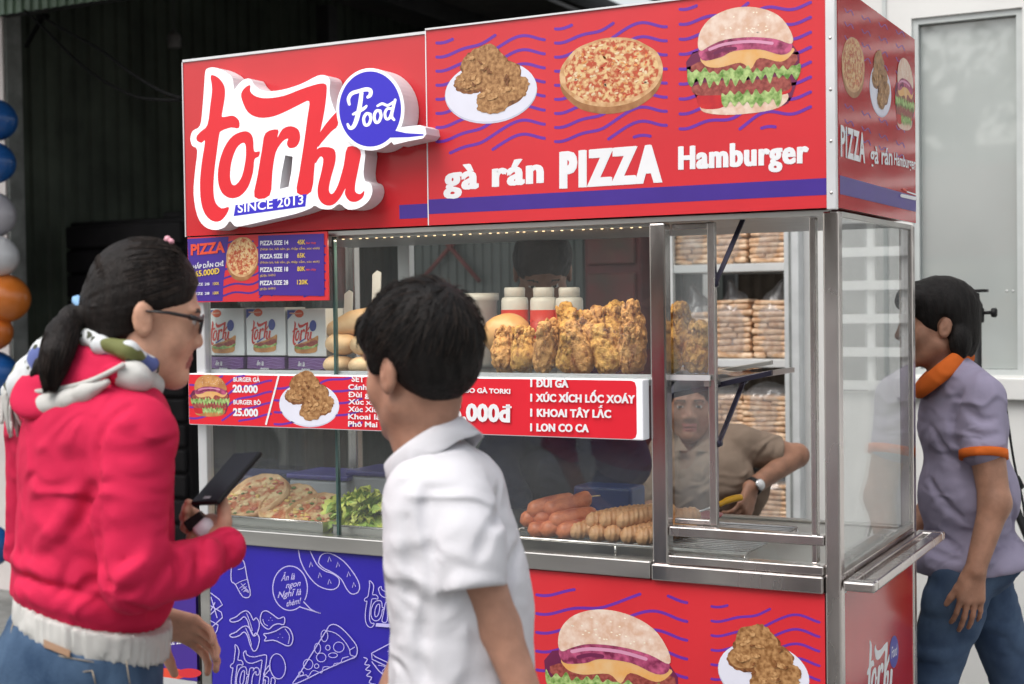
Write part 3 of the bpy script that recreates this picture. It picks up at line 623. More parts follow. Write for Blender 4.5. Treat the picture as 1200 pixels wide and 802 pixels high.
# ---------------------------------------------------------------- frame, rails, glass
def part(name,boxes,mat,bev=.002):
    q=MB()
    for lo,hi in boxes: q.box(lo,hi,mat,bev)
    return q.build(name,cart)
part('corner_post',[((-.034,.014,.10),(-.001,.047,ZB-.006))],m_steel,.004)
part('corner_post',[((-.420,.014,ZD+.002),(-.383,.05,ZB-.016))],m_steel,.004)
part('corner_post',[((-1.700,.014,.10),(-1.666,.047,ZD+.002))],m_steelb,.004)
part('corner_post',[((-1.697,.014,ZC+.001),(-1.668,.043,ZB-.016))],m_alu,.003)
part('corner_post',[((-.034,DEP-.036,.10),(-.001,DEP-.003,ZB-.006))],m_steel,.004)
part('corner_post',[((-1.70,DEP-.036,.10),(-1.667,DEP-.003,ZB-.006))],m_steel,.004)
bx=PY(478,300,.70).x; part('back_mullion',[((bx-.03,.69,ZC),(bx+.01,.72,ZB-.006))],m_alu)
part('front_rail',[((-1.664,.006,ZD),(-.422,.04,ZC))],m_steelb,.003); part('front_rail',[((-.4195,.004,ZD-.002),(-.036,.04,ZC-.004))],m_steel,.004)
part('front_rail',[((-1.664,.018,.105),(-.036,.04,.14))],m_steelb)
part('side_rail',[((-.034,.049,ZD),(-.002,DEP-.038,ZC))],m_steel,.003); part('side_rail',[((-1.70,.049,ZD),(-1.668,DEP-.038,ZC))],m_steelb,.003)
part('counter_deck',[((-1.69,.042,ZC-.012),(-.036,DEP-.04,ZC-.006))],m_steelb,.001)
part('back_rail',[((-1.664,DEP-.036,ZD),(-.036,DEP-.003,ZC))],m_steelb)
part('light_block_box',[((-1.66,.05,.14),(-.04,DEP-.01,ZD-.02))],m_inner)  # unseen dark box added behind the panels to block light
# window frame of the serving opening at the right
zb1=PY(870,628,.02).z; part('window_sill_bar',[((-.381,.016,zb1-.011),(-.036,.046,zb1+.011))],m_steel,.003)
part('window_bottom_bar',[((-.381,.008,ZC-.003),(-.036,.044,ZC+.017))],m_steel,.003)
part('window_jamb',[((-.064,.02,ZC+.02),(-.052,.044,ZB-.016))],m_steel,.002)
sx0,sx1=PY(831,430,.055).x,PY(839.5,430,.055).x
sd=MB()
for lo,hi in (((sx0,.048,zb1+.012),(sx1,.066,ZB-.016)),((-.381,.05,ZB-.03),(sx0,.064,ZB-.017)),((-.381,.05,zb1+.012),(sx0,.064,zb1+.024))): sd.box(lo,hi,m_steel,.002)
sd=sd.build('sliding_window_frame',cart); q=MB(); q.box((-.381,.055,zb1+.025),(sx0-.001,.059,ZB-.031),m_glassh); q.build('pane',sd)
q=MB(); q.box((-.381,.028,ZC+.018),(-.066,.032,zb1-.012),m_glass); q.build('glass_pane',cart)
gx_=-1.266
for lo,hi in (((-1.667,.030,ZC+.001),(gx_-.004,.034,ZB-.016)),((gx_+.003,.030,ZC+.001),(-.421,.034,ZB-.016))): q=MB(); q.box(lo,hi,m_glass); q.build('glass_pane',cart)
q=MB(); q.box((gx_-.0035,.026,ZC+.001),(gx_-.001,.038,ZB-.016),m_gedge); q.box((gx_+.0005,.026,ZC+.001),(gx_+.0025,.038,ZB-.016),m_gedge); q.build('glass_joint',cart)
q=MB(); q.box((-.012,.049,ZC+.006),(-.007,DEP-.038,ZB-.018),m_glassh); q.build('side_glass_pane',cart)
q=MB(); q.box((-.026,.049,ZB-.017),(-.003,DEP-.038,ZB-.006),m_steelb); q.build('side_glass_frame',cart); q=MB(); q.box((-.018,.049,ZC+.0005),(-.002,DEP-.038,ZC+.010),m_steelb); q.build('side_glass_frame',cart)
q=MB(); q.box((-1.690,.049,ZC+.006),(-1.686,DEP-.038,ZB-.006),m_glass); q.build('side_glass_pane',cart)
# shelves
SZ=PY(700,438.5,.05).z
q=MB(); q.box((-1.684,.04,SZ-.010),(-.29,.40,SZ),m_glass); q.box((-1.684,.037,SZ-.011),(-.29,.0398,SZ+.001),m_alu); q.build('display_shelf',cart)
for x in (-1.25,-.44,-.30): q=MB(); q.box((x-.006,.042,SZ-.024),(x+.006,.68,SZ-.0115),m_steelb); q.build('shelf_bracket',cart)
# canopy of the case and its led strip
part('case_ceiling',[((-1.66,.05,ZB-.012),(-.04,DEP-.04,ZB-.004))],M('case_ceiling_white',(.6,.6,.6),.4,var=.05))
m_led=emit('warm_led',(1,.70,.38),1.5); q=MB(); q.box((-1.262,.045,ZB-.021),(-.43,.058,ZB-.0125),m_alu); 
ls=q.build('led_strip',cart); l0=None
for i in range(34): x=-1.25+i*.0242+random.uniform(-.004,.004); q=MB(); q.box((x-.0022,.047,ZB-.0228),(x+.0022,.052,ZB-.0212),m_led); q.build('led',ls)
al=bpy.data.lights.new('led_strip_light','AREA'); al.shape='RECTANGLE'; al.size=.82; al.size_y=.012; al.energy=1.7; al.color=(1,.86,.66)
ao=bpy.data.objects.new('led_strip_light',al); COL.objects.link(ao); ao.parent=ls; ao.location=Vector((-.845,.062,ZB-.024))-Vector(cart.location); ao.rotation_euler=(math.radians(-4),0,0)
# stay arms of the propped serving window
m_arm=M('violet_dark_steel',(.035,.032,.055),.35,metal=.6,var=.2)
for (x0_,y0_,x1_,y1_,Y0_,Y1_) in ((874,250,838,333,.10,.062),(872,446,842,520,.16,.07)):
    q=MB(); q.obox((PY(x0_,y0_,Y0_)+PY(x1_,y1_,Y1_))/2,(PY(x0_,y0_,Y0_)-PY(x1_,y1_,Y1_),(0,1,.1),Vector((1,0,.5))),((PY(x0_,y0_,Y0_)-PY(x1_,y1_,Y1_)).length/2,.004,.008),m_arm,.001)
    for (x,y,Y) in ((x0_,y0_,Y0_),(x1_,y1_,Y1_)): p=PY(x,y,Y); q.cyl(p+Vector((0,-.008,0)),p+Vector((0,.008,0)),.008,m_arm,12)
    q.build('stay_arm',cart)
q=MB(); q.obox((PY(778,466,.10)+PY(905,437,.14))/2,(PY(778,466,.10)-PY(905,437,.14),(0,1,0),(0,0,1)),((PY(778,466,.10)-PY(905,437,.14)).length/2,.006,.006),m_arm,.001); q.build('flap_frame',cart); q=MB()
q.obox((PY(778,446,.30)+PY(905,425,.34))/2,(PY(778,446,.3)-PY(905,425,.34),(0,1,0),(0,0,1)),((PY(778,446,.3)-PY(905,425,.34)).length/2,.005,.005),m_steelb,.001)
q.build('flap_frame',cart)
a_,b_,c_,d_=PY(780,464,.10),PY(836,452,.12),PY(836,428,.3),PY(780,438,.3); q=MB(); q.prism([a_,b_,c_,d_],(0,0,.003),M('flap_plastic',(.22,.22,.30),.3)); q.build('flap_panel',cart)

# ---------------------------------------------------------------- lower front panels
xm=PY(566,660,.016).x
A=Art(lambda x,y: PY(x,y,.016),(0,-1,0)); mb=A.mb; mb.box((-1.6655,.016,.142),(xm-.001,.03,ZD-.001),m_blue)
m_line=M('lilac_line_print',(.50,.46,.80),.4,var=.04); A.l=2
LW=1.15
c8=lambda pts: [(180+x/4,610+y/4) for x,y in pts]; c6=lambda pts: [(240+x/4.95,640+y/4.95) for x,y in pts]; c7=lambda pts: [(340+x/4.954,640+y/4.954) for x,y in pts]
def ln(pts,closed=False,w=LW,s=3): A.stroke(pts,w,m_line,closed=closed,smooth=s)
ln([(340+20.3*math.cos(t),689.5+26*math.sin(t)) for t in [math.radians(d) for d in range(-305,38,8)]],s=0); ln([(356,705.5),(364,714),(376,719),(351.5,711.5)],s=0)
for s,p,q_,h in (('Ăn là',(329.5,681),(345.5,679),8.5),('ngon',(335,689.5),(352.5,686.5),8),('Nghĩ là',(325.5,701),(353,697),8.5),('thèm!',(336,711),(353,707),8)): A.text(s,p,q_,h*.85,m_line,bold=.012,lean=.3)
ln(c8([(680,140),(690,190),(720,250),(770,305),(830,325),(865,310),(870,275),(840,250),(800,235),(765,205),(735,145)])); ln(c8([(775,190),(790,160),(830,155),(890,190),(940,250),(965,300),(960,335),(930,345),(905,320),(880,275),(840,245),(800,225),(778,205)]),True)
for p in ((738,205),(780,255),(825,285),(825,180),(865,205),(915,250),(940,300)): ln(c8([(p[0]-7,p[1]+14),(p[0],p[1]-10),(p[0]+8,p[1]+10)]),w=.8,s=0)
ln(c8([(365,280),(385,300),(420,358),(455,350),(440,270),(425,195),(400,180),(370,200)]),True); ln(c8([(385,300),(412,285),(442,275)]),w=.8); ln(c8([(398,230),(418,225),(430,215)]),w=.8)
for i in range(3): ln(c8([(405+i*9,318+i*8),(432+i*5,296+i*14)]),w=.7,s=0); ln(c8([(412+i*8,296+i*16),(446+i*1,330+i*4)]),w=.7,s=0)
for pts in ([(270,340),(310,370),(325,395),(290,420),(270,440)],[(270,400),(320,430),(325,455),(275,500)],[(270,470),(305,490),(300,515),(272,560)],[(272,360),(300,455)],[(290,385),(272,420)]): ln(c8(pts),s=0)
wing=[(150,425),(185,410),(215,385),(245,375),(268,395),(285,430),(300,415),(318,440),(318,470),(305,510),(285,520),(265,480),(250,430),(230,410),(205,430),(175,440),(155,438)]
ln(c6(wing),True); ln(c6([(x,y+88) for x,y in wing]),True); ln(c6([(245,390),(262,430),(280,490)]),w=.8); ln(c6([(240,475),(258,515),(275,575)]),w=.8)
ln(c6([(325,420),(335,385),(360,375),(395,395),(430,420),(460,410),(468,430),(460,455),(430,450),(400,460),(375,482),(350,470),(330,445)]),True); ln(c6([(345,510),(375,505),(420,490),(460,468),(495,480),(515,530),(505,570),(480,578),(440,560),(400,545),(350,550),(360,530)]),True)
ln(c6([(340,425),(350,450),(368,462)]),w=.8); ln(c6([(470,480),(495,520),(488,565)]),w=.8)
for p in ((385,415),(395,430),(375,430),(440,510),(455,530),(430,530)): A.ell(*c6([p])[0],.5,.5,m_line,n=6,l=A.l)
q0=quadT((271,755),(336,762),(336,822),(271,816)); logo_art(A,lambda x,y:q0(*logo_n(x,y)),m_line,outline=1.0,bub=m_line)
q1=quadT((428,680),(499,688),(499,742),(428,734)); logo_art(A,lambda x,y:q1(*logo_n(x,y)),m_line,outline=.95,bub=m_line); A.poly([q1(*logo_n(*p)) for p in ((235,680),(492,650),(487,695),(228,720))],m_line)
ln(c7([(20,800),(60,740),(140,610),(215,490),(235,460),(270,455),(320,490),(380,560),(395,600),(385,640),(340,660),(200,720),(90,775)]),True); ln(c7([(215,490),(270,505),(320,550),(350,600),(355,630),(385,640)]),w=.9); ln(c7([(355,600),(380,585)]),w=.9)
for x,y,rx,ry in ((110,685,28,30),(288,585,31,30),(186,645,28,26),(165,592,18,30),(205,520,20,34),(225,588,13,15),(255,632,26,14),(160,695,13,13),(70,738,14,12)):
    ln([(340+(x+rx*math.cos(t))/4.954,640+(y+ry*math.sin(t))/4.954) for t in [i*.45 for i in range(14)]],True,w=.8,s=0)
ln(c7([(50,760),(100,745),(110,760),(140,720),(190,735),(200,700),(250,700),(265,680),(300,675),(310,650),(345,640)]),w=.8)
ln(c7([(640,535),(480,620),(500,640),(660,715)]),s=0); ln(c7([(480,622),(482,655),(660,740)]),s=0); ln(c7([(435,645),(455,655),(440,685),(470,690),(445,715),(475,725),(450,750),(480,760),(465,790),(500,800)])); ln(c7([(482,670),(520,720),(580,770),(650,790)])); ln(c7([(500,690),(530,730),(590,750),(650,770)]),w=.8); ln(c7([(520,690),(560,700),(540,730),(600,735)]),w=.8); ln(c7([(640,540),(720,580),(720,700),(660,715)]),s=0); A.ell(*c7([(575,610)])[0],.6,.6,m_line,n=6)
mb.build('blue_doodle_panel',cart)
A=Art(lambda x,y: PY(x,y,.016),(0,-1,0)); mb=A.mb; mb.box((xm+.001,.016,.142),(-.036,.03,ZD-.003),m_red); A.l=2
waves(A,629,805,694,860,3.4,m_wave,lambda x:.07*(x-720),pitch=22,amp=5.5,lam=85); waves(A,834,960,712,870,3.0,m_wave,lambda x:.08*(x-890),pitch=17,amp=4,lam=62); waves(A,575,622,690,860,3.4,m_wave,lambda x:.07*(x-600),pitch=22,amp=5,lam=85)
burger_art(A,quadT((640,704),(796,724),(796,870),(640,850)),21); chicken_art(A,quadT((838,722),(952,738),(952,836),(838,820)),23)
mb.build('red_burger_panel',cart)
A=Art(lambda x,y: PX(x,y,-.004),(1,0,0)); mb=A.mb; mb.box((-.016,.049,.142),(-.004,DEP-.038,ZD-.001),m_redg); A.l=2
q2=quadT((1016,752),(1053,736),(1053,812),(1016,840)); logo_art(A,lambda x,y:q2(*logo_n(x,y)),m_wp,bub=m_blue,bubw=m_wp)
A.poly([(986,688),(1001,683),(986,700)],m_wp)
mb.build('red_side_panel',cart)
# fold-out side tray
tz=.868; o1=PZ(1029,681,tz); o2=PZ(1111,620,tz); yo0=.016; yo1=min(DEP,o2.y); xo=(o1.x+o2.x)/2
tr=MB(); th=.022
tr.box((.002,yo0,tz-th),(xo,yo0+.03,tz),m_steel,.005); tr.box((xo-.03,yo0+.031,tz-th),(xo,yo1-.031,tz),m_steel,.005); tr.box((.002,yo1-.03,tz-th),(xo,yo1,tz),m_steel,.005); tr.box((.002,yo0+.031,tz-th),(.022,yo1-.031,tz),m_steel,.004)
tr=tr.build('side_tray_frame',cart); q=MB(); q.box((.022,yo0+.03,tz-.018),(xo-.03,yo1-.03,tz-.012),M('tray_plate',(.55,.53,.52),.12,metal=.9,var=.05,rvar=.05)); q.build('tray_plate',tr)
for i,x in enumerate((-1.5,-.2)):
    for y in (.12,.62):
        q=MB(); q.lathe((x,y-.014,.05),[(.045,0),(.05,.006),(.05,.022),(.045,.028)],m_black,20,axis=(0,1,0)); q.box((x-.02,y-.02,.05),(x+.02,y+.02,.105),m_steelb); q.build('caster_wheel',cart)
# neighbouring menu board at the cart's left
mbd=empty('menu_board',PY(205,735,.06),'violet menu board standing left of the cart behind the red jacket','sign'); mbd.location.z=0
A=Art(lambda x,y: PY(x,y,.05),(0,-1,0)); mb=A.mb; bx0,bx1=PY(120,735,.05).x,PY(231,735,.05).x; bz0,bz1=PY(205,795,.05).z,PY(228,668,.05).z
mb.box((bx0,.05,bz0),(bx1-.003,.06,bz1),m_navyp); A.l=2
A.ell(197,790,22,7,m_orp,n=30); A.ell(222,789,14,5.5,m_red,n=30)
A.text('PIZZA SIZE 28',(176,758),(212.5,754.5),6.4,m_wp,bold=.02); A.text('120K',(229,761.5),(246,760.5),7,m_wp,bold=.02); A.text('(Đặc biệt)',(180,769),(190,768),3,m_yel,bold=0)
mb.build('printed_face',mbd)
q=MB(); q.box((bx0,.049,bz0-.02),(bx1-.003,.064,bz0-.001),m_alu); q.box((bx0,.062,0),(bx0+.02,.08,bz1),m_steelb); q.box((bx1-.025,.062,0),(bx1-.005,.08,bz1),m_steelb); q.build('stand_frame',mbd)
# ================================================================== solid modelling on a grid (rounded bodies, cloth, food)
def _h(ix,iy,iz):
    n=(ix*374761393+iy*668265263+iz*2147483647).astype(np.int64)&0xffffffff
    n=((n^(n>>13))*1274126177)&0xffffffff
    return ((n^(n>>16))&0xffff)/32767.5-1
def vnoise(P):
    f=np.floor(P); i=f.astype(np.int64); t=P-f; t=t*t*(3-2*t); out=0
    for dx in (0,1):
        for dy in (0,1):
            for dz in (0,1):
                wt=(t[:,0] if dx else 1-t[:,0])*(t[:,1] if dy else 1-t[:,1])*(t[:,2] if dz else 1-t[:,2])
                out=out+wt*_h(i[:,0]+dx,i[:,1]+dy,i[:,2]+dz)
    return out
def fbm(P,o=3):
    s=0;a=1
    for k in range(o): s=s+a*vnoise(P*(2**k)+17.3*k); a*=.5
    return s
class Solid:
    def __init__(s,lo,hi,h):
        s.lo=np.array(lo,float); s.h=h; s.n=np.maximum(4,np.ceil((np.array(hi,float)-s.lo)/h).astype(int)+1)
        s.ax=[s.lo[i]+h*np.arange(s.n[i]) for i in range(3)]; s.D=np.full(s.n,.2,np.float32)
    def blk(s,c0,c1):
        a=np.clip(np.floor((np.array(c0)-s.lo)/s.h).astype(int),0,s.n); b=np.clip(np.ceil((np.array(c1)-s.lo)/s.h).astype(int)+1,0,s.n)
        if (b<=a).any(): return None
        sl=tuple(slice(a[i],b[i]) for i in range(3))
        return sl,[s.ax[0][sl[0]][:,None,None],s.ax[1][sl[1]][None,:,None],s.ax[2][sl[2]][None,None,:]]
    def mix(s,sl,d,k,op):
        D=s.D[sl]
        if op=='u':
            if k: hh=np.clip(.5+.5*(D-d)/k,0,1); s.D[sl]=D*(1-hh)+d*hh-k*hh*(1-hh)
            else: s.D[sl]=np.minimum(D,d)
        else:
            if k: hh=np.clip(.5-.5*(D+d)/k,0,1); s.D[sl]=D*(1-hh)+(-d)*hh+k*hh*(1-hh)
            else: s.D[sl]=np.maximum(D,-d)
    def cap(s,a,b,r1,r2=None,k=.01,op='u'):
        r2=r1 if r2 is None else r2; a=np.array(a,float); b=np.array(b,float); m=max(r1,r2)+k+2*s.h
        q=s.blk(np.minimum(a,b)-m,np.maximum(a,b)+m)
        if q is None: return s
        sl,(X,Y,Z)=q; v=b-a; L=max(v@v,1e-12); t=np.clip(((X-a[0])*v[0]+(Y-a[1])*v[1]+(Z-a[2])*v[2])/L,0,1)
        d=np.sqrt((X-a[0]-t*v[0])**2+(Y-a[1]-t*v[1])**2+(Z-a[2]-t*v[2])**2)-(r1+(r2-r1)*t)
        s.mix(sl,d.astype(np.float32),k,op); return s
    def chain(s,pts,rs,k=.01):
        for i in range(len(pts)-1): s.cap(pts[i],pts[i+1],rs[i],rs[i+1],k)
        return s
    def ell(s,c,r,ax=None,k=.01,op='u'):
        c=np.array(c,float); r=np.array(r if hasattr(r,'__len__') else (r,r,r),float); m=max(r)+k+2*s.h; q=s.blk(c-m,c+m)
        if q is None: return s
        sl,(X,Y,Z)=q; X,Y,Z=X-c[0],Y-c[1],Z-c[2]
        if ax is not None:
            A=[np.array(v,float) for v in ax]; X,Y,Z=[X*v[0]+Y*v[1]+Z*v[2] for v in A]
        k0=np.sqrt((X/r[0])**2+(Y/r[1])**2+(Z/r[2])**2); k1=np.sqrt((X/r[0]**2)**2+(Y/r[1]**2)**2+(Z/r[2]**2)**2)+1e-9
        s.mix(sl,(k0*(k0-1)/k1).astype(np.float32),k,op); return s
    def cut(s,p,n,k=0):                                  # keeps the side n points away from
        p=np.array(p,float); n=np.array(n,float); n/=np.linalg.norm(n)
        d=((s.ax[0][:,None,None]-p[0])*n[0]+(s.ax[1][None,:,None]-p[1])*n[1]+(s.ax[2][None,None,:]-p[2])*n[2]).astype(np.float32)
        s.D=np.maximum(s.D,d); return s
    def disp(s,fn,band):
        i=np.nonzero(np.abs(s.D)<band+1.5*s.h); P=np.stack([s.ax[k][i[k]] for k in range(3)],1); s.D[i]+=fn(P).astype(np.float32); return s
    def join(s,o,k=.005):
        hh=np.clip(.5+.5*(s.D-o.D)/k,0,1); s.D=s.D*(1-hh)+o.D*hh-k*hh*(1-hh); return s
    def surf(s,px,py):                                   # where a sight line meets the solid
        d=np.array(ray(px,py)); d/=np.linalg.norm(d); t=np.arange(1.2,6,.002); P=np.array(CAM)+d*t[:,None]; i=np.round((P-s.lo)/s.h).astype(int)
        ok=((i>=0)&(i<s.n)).all(1); j=np.nonzero(ok)[0]; j=j[s.D[i[j,0],i[j,1],i[j,2]]<0]
        return (P[j[0]],d) if len(j) else None
    def crease(s,pts,w=.010,dep=.005,op='s',k=.008):
        P=[]
        for p in smooth_path([(a,b,0) for a,b in pts],4):
            q=s.surf(p.x,p.y)
            if q: P.append(q[0]+q[1]*((w-dep)*(-1 if op=='s' else 1)))
        n=len(P)
        for i in range(n-1):
            e=lambda t: w*(.55+.45*math.sin(math.pi*t))
            if np.linalg.norm(P[i+1]-P[i])<.06: s.cap(P[i],P[i+1],e(i/(n-1)),e((i+1)/(n-1)),k,op)
        return s
    def mesh(s):
        D=s.D; S=D<0; c=sum(S[a:a-1 or None,b:b-1 or None,d:d-1 or None].astype(np.int8) for a in (0,1) for b in (0,1) for d in (0,1))
        act=(c>0)&(c<8); I=np.nonzero(act); N=len(I[0]); idx=-np.ones(act.shape,np.int64); idx[I]=np.arange(N)
        acc=np.zeros((N,3)); cnt=np.zeros(N)
        for ax in range(3):
            o=[k for k in range(3) if k!=ax]
            for u_ in (0,1):
                for w_ in (0,1):
                    A=[0,0,0]; A[o[0]]=u_; A[o[1]]=w_; B=list(A); B[ax]=1
                    da=D[I[0]+A[0],I[1]+A[1],I[2]+A[2]]; db=D[I[0]+B[0],I[1]+B[1],I[2]+B[2]]; x=(da<0)!=(db<0)
                    t=np.where(x,da/np.where(x,da-db,1),0); p=np.tile(np.array(A,float),(N,1)); p[:,ax]=t; acc[x]+=p[x]; cnt[x]+=1
        V=s.lo+s.h*(np.stack(I,1)+acc/np.maximum(cnt,1)[:,None]); F=[]
        for ax in range(3):
            o=[(ax+1)%3,(ax+2)%3]
            s0=[slice(None)]*3; s1=[slice(None)]*3; s0[ax]=slice(0,-1); s1[ax]=slice(1,None)
            a,b=S[tuple(s0)],S[tuple(s1)]; e=np.stack(np.nonzero(a!=b),1)
            e=e[(e[:,o[0]]>=1)&(e[:,o[1]]>=1)&(e[:,o[0]]<s.n[o[0]]-1)&(e[:,o[1]]<s.n[o[1]]-1)]
            if len(e)==0: continue
            u=np.zeros(3,int); w_=np.zeros(3,int); u[o[0]]=1; w_[o[1]]=1
            g=lambda q: idx[q[:,0],q[:,1],q[:,2]]
            q=np.stack([g(e-u-w_),g(e-w_),g(e),g(e-u)],1); fl=~a[e[:,0],e[:,1],e[:,2]]
            q[fl]=q[fl][:,::-1]; F.append(q)
        return V,np.concatenate(F)
def solid_obj(name,S,mats,parent=None,matfn=None,relax=1):
    V,F=S.mesh()
    for _ in range(relax):
        acc=np.zeros_like(V); cn=np.zeros(len(V))
        for a in range(4):
            b=(a+1)%4; np.add.at(acc,F[:,a],V[F[:,b]]); np.add.at(acc,F[:,b],V[F[:,a]]); np.add.at(cn,F[:,a],1); np.add.at(cn,F[:,b],1)
        V=V*.5+.5*acc/np.maximum(cn,1)[:,None]
    off=np.zeros(3); p=parent
    while p is not None: off+=np.array(p.location); p=p.parent
    me=bpy.data.meshes.new(name); nV,nF=len(V),len(F)
    me.vertices.add(nV); me.vertices.foreach_set('co',(V-off).astype(np.float32).ravel())
    me.loops.add(nF*4); me.loops.foreach_set('vertex_index',F.astype(np.int32).ravel())
    me.polygons.add(nF); me.polygons.foreach_set('loop_start',np.arange(0,nF*4,4,dtype=np.int32)); me.polygons.foreach_set('loop_total',np.full(nF,4,np.int32))
    for m in (mats if isinstance(mats,(list,tuple)) else [mats]): me.materials.append(m)
    if matfn is not None: me.polygons.foreach_set('material_index',np.asarray(matfn(V[F].mean(1)),np.int32))
    me.polygons.foreach_set('use_smooth',np.ones(nF,bool)); me.update(calc_edges=True); me.validate()
    return link_mesh(name,me,parent)

# ================================================================== food on the cart
m_ch=pm('fried_chicken_crust',(.24,.08,.018),(.70,.36,.12),45,bump=.7,bscale=260,ramp=(.34,.56)); m_ch2=pm('fried_chicken_golden',(.28,.10,.018),(.72,.39,.10),50,bump=.7,bscale=260,ramp=(.34,.56))
m_bread=pm('bread_roll',(.54,.29,.12),(.76,.54,.32),9,bump=.08,bscale=70); m_loaf=pm('toast_loaf',(.52,.24,.08),(.64,.36,.15),6,bump=.06,bscale=60)
m_saus=pm('red_sausage',(.30,.055,.025),(.66,.20,.08),26,bump=.15,bscale=120,ramp=(.3,.6)); m_spir=pm('spiral_sausage',(.46,.19,.07),(.74,.44,.23),22,bump=.3,bscale=90)
m_pz=pm('pizza_top',(.50,.13,.04),(.76,.56,.30),34,ramp=(.40,.60),bump=.6,bscale=60); m_pzc=pm('pizza_crust_baked',(.46,.22,.08),(.72,.48,.25),18,bump=.2,bscale=60)
def drumstick(seed,mat,L=.145):
    rnd=random.Random(seed); S=Solid((-.08,-.08,-.02),(.08,.08,L+.035),.0023)
    S.ell((0,0,.045),(.043,.038,.046),k=.01); S.cap((0,0,.05),(rnd.uniform(-.012,.012),rnd.uniform(-.01,.01),L*.8),.032,.017,.02)
    S.ell((rnd.uniform(-.02,.02),.0,.03),(.044,.036,.028),k=.015)
    for k in range(2): S.ell((rnd.uniform(-.012,.012),rnd.uniform(-.01,.01),L*.9),(.015,.014,.013),k=.008)
    for k in range(330):
        t=rnd.random()**1.1; a=rnd.uniform(0,6.28); z=.008+t*(L*.86); r=(.041 if z<.055 else .041-(z-.055)*.23)*(1 if z>.02 else .8)
        q=rnd.choice((.0022,.003,.004,.0055,.0075))*rnd.uniform(.9,1.2); S.ell((math.cos(a)*r,math.sin(a)*r*.9,z),(q,q*rnd.uniform(.6,1),q),k=.0018)
    S.disp(lambda P: .0026*fbm(P*55+seed,2)+.0018*np.abs(vnoise(P*150))+.0010*vnoise(P*330),.006)
    return solid_obj('fried_chicken',S,mat,relax=0)
chk=[drumstick(s,m,L) for s,m,L in ((1,m_ch,.125),(2,m_ch2,.12),(3,m_ch,.115),(4,m_ch2,.125))]
rows=(('in the front row counted from the bread',[(590,.085,0),(613,.08,0),(638,.085,0),(664,.08,0),(690,.085,0),(716,.08,0),(742,.085,0)]),
('in the second row counted from the bread',[(612,.15,.012),(640,.15,.022),(668,.15,.032),(696,.145,.042),(722,.15,.045),(746,.15,.045)]),
('on top of the pile counted from the bottles',[(676,.20,.044),(698,.19,.054),(722,.20,.060),(744,.19,.056)]),
('behind the sliding window counted from the post',[(790,.10,0),(815,.11,0),(800,.16,.045),(818,.20,.05),(790,.20,.055)]))
ORD=('first','second','third','fourth','fifth','sixth','seventh'); i=0
for lab,sp in rows:
    for j,(px,Y,dz) in enumerate(sp):
        src=chk[i%4]; p=PY(px,437,Y); o=src if i<4 else src.copy()
        if i>=4: COL.objects.link(o)
        o.location=(p.x,Y,SZ+dz+.002); o.rotation_euler=(random.uniform(-.25,.2),random.uniform(.0,.5) if dz or j else .3,random.uniform(0,6.28)); s=random.uniform(.82,.98); o.scale=(s*random.uniform(.68,.84),s*.78,s*random.uniform(.92,1.12))
        if lab[0]=='b' and j!=2: o.data=chk[1].data if j%2 else chk[3].data
        tag(o,ORD[j]+' piece of fried chicken '+lab,'fried chicken','fried chicken pieces piled on the glass shelf'); i+=1
def loaf(name,c,r,ax,mat,lab,cat,group,score=True):
    ax=[Vector(a).normalized() for a in ax]; e=max(r)+.02; S=Solid((-e,-e,-e),(e,e,e),.004)
    S.ell((0,0,0),r,ax,k=0)
    if score: S.ell(np.array(ax[2])*r[2]*1.02,(r[0]*.75,r[1]*.10,r[2]*.10),ax,k=.012,op='s')
    S.disp(lambda P:.003*fbm(P*22+c[0]*40,2),.006); o=solid_obj(name,S,mat); o.location=c; return tag(o,lab,cat,group)
for i,(px,py,Y,r,az,lab) in enumerate([(418,378,.13,(.09,.034,.032),(.85,.3,.28),'long pale baguette end resting highest on the left bread pile'),(403,404,.10,(.05,.034,.029),(.5,.9,0),'round roll in the middle of the left bread pile'),(430,404,.11,(.05,.034,.029),(.3,.9,0),'roll beside the middle one close to the boy'),(400,428,.09,(.05,.033,.025),(.4,.9,0),'lowest roll at the left end of the shelf'),(428,428,.10,(.05,.034,.026),(.3,.9,.05),'lowest roll behind the boy forehead'),(396,390,.22,(.055,.036,.03),(.6,.8,.1),'roll at the back of the left bread pile')]):
    a=Vector(az).normalized(); b=a.cross(Vector((0,0,1))).normalized(); loaf('bread_roll',PY(px,py,Y),r,(a,b,a.cross(b)*-1),m_bread,lab,'bread','bread rolls left on the shelf')
loaf('bread_loaf',PY(594,392,.17),(.062,.05,.052),((1,.2,0),(-.2,1,0),(0,0,1)),m_loaf,'large golden loaf between the boy head and the fried chicken','bread',None)
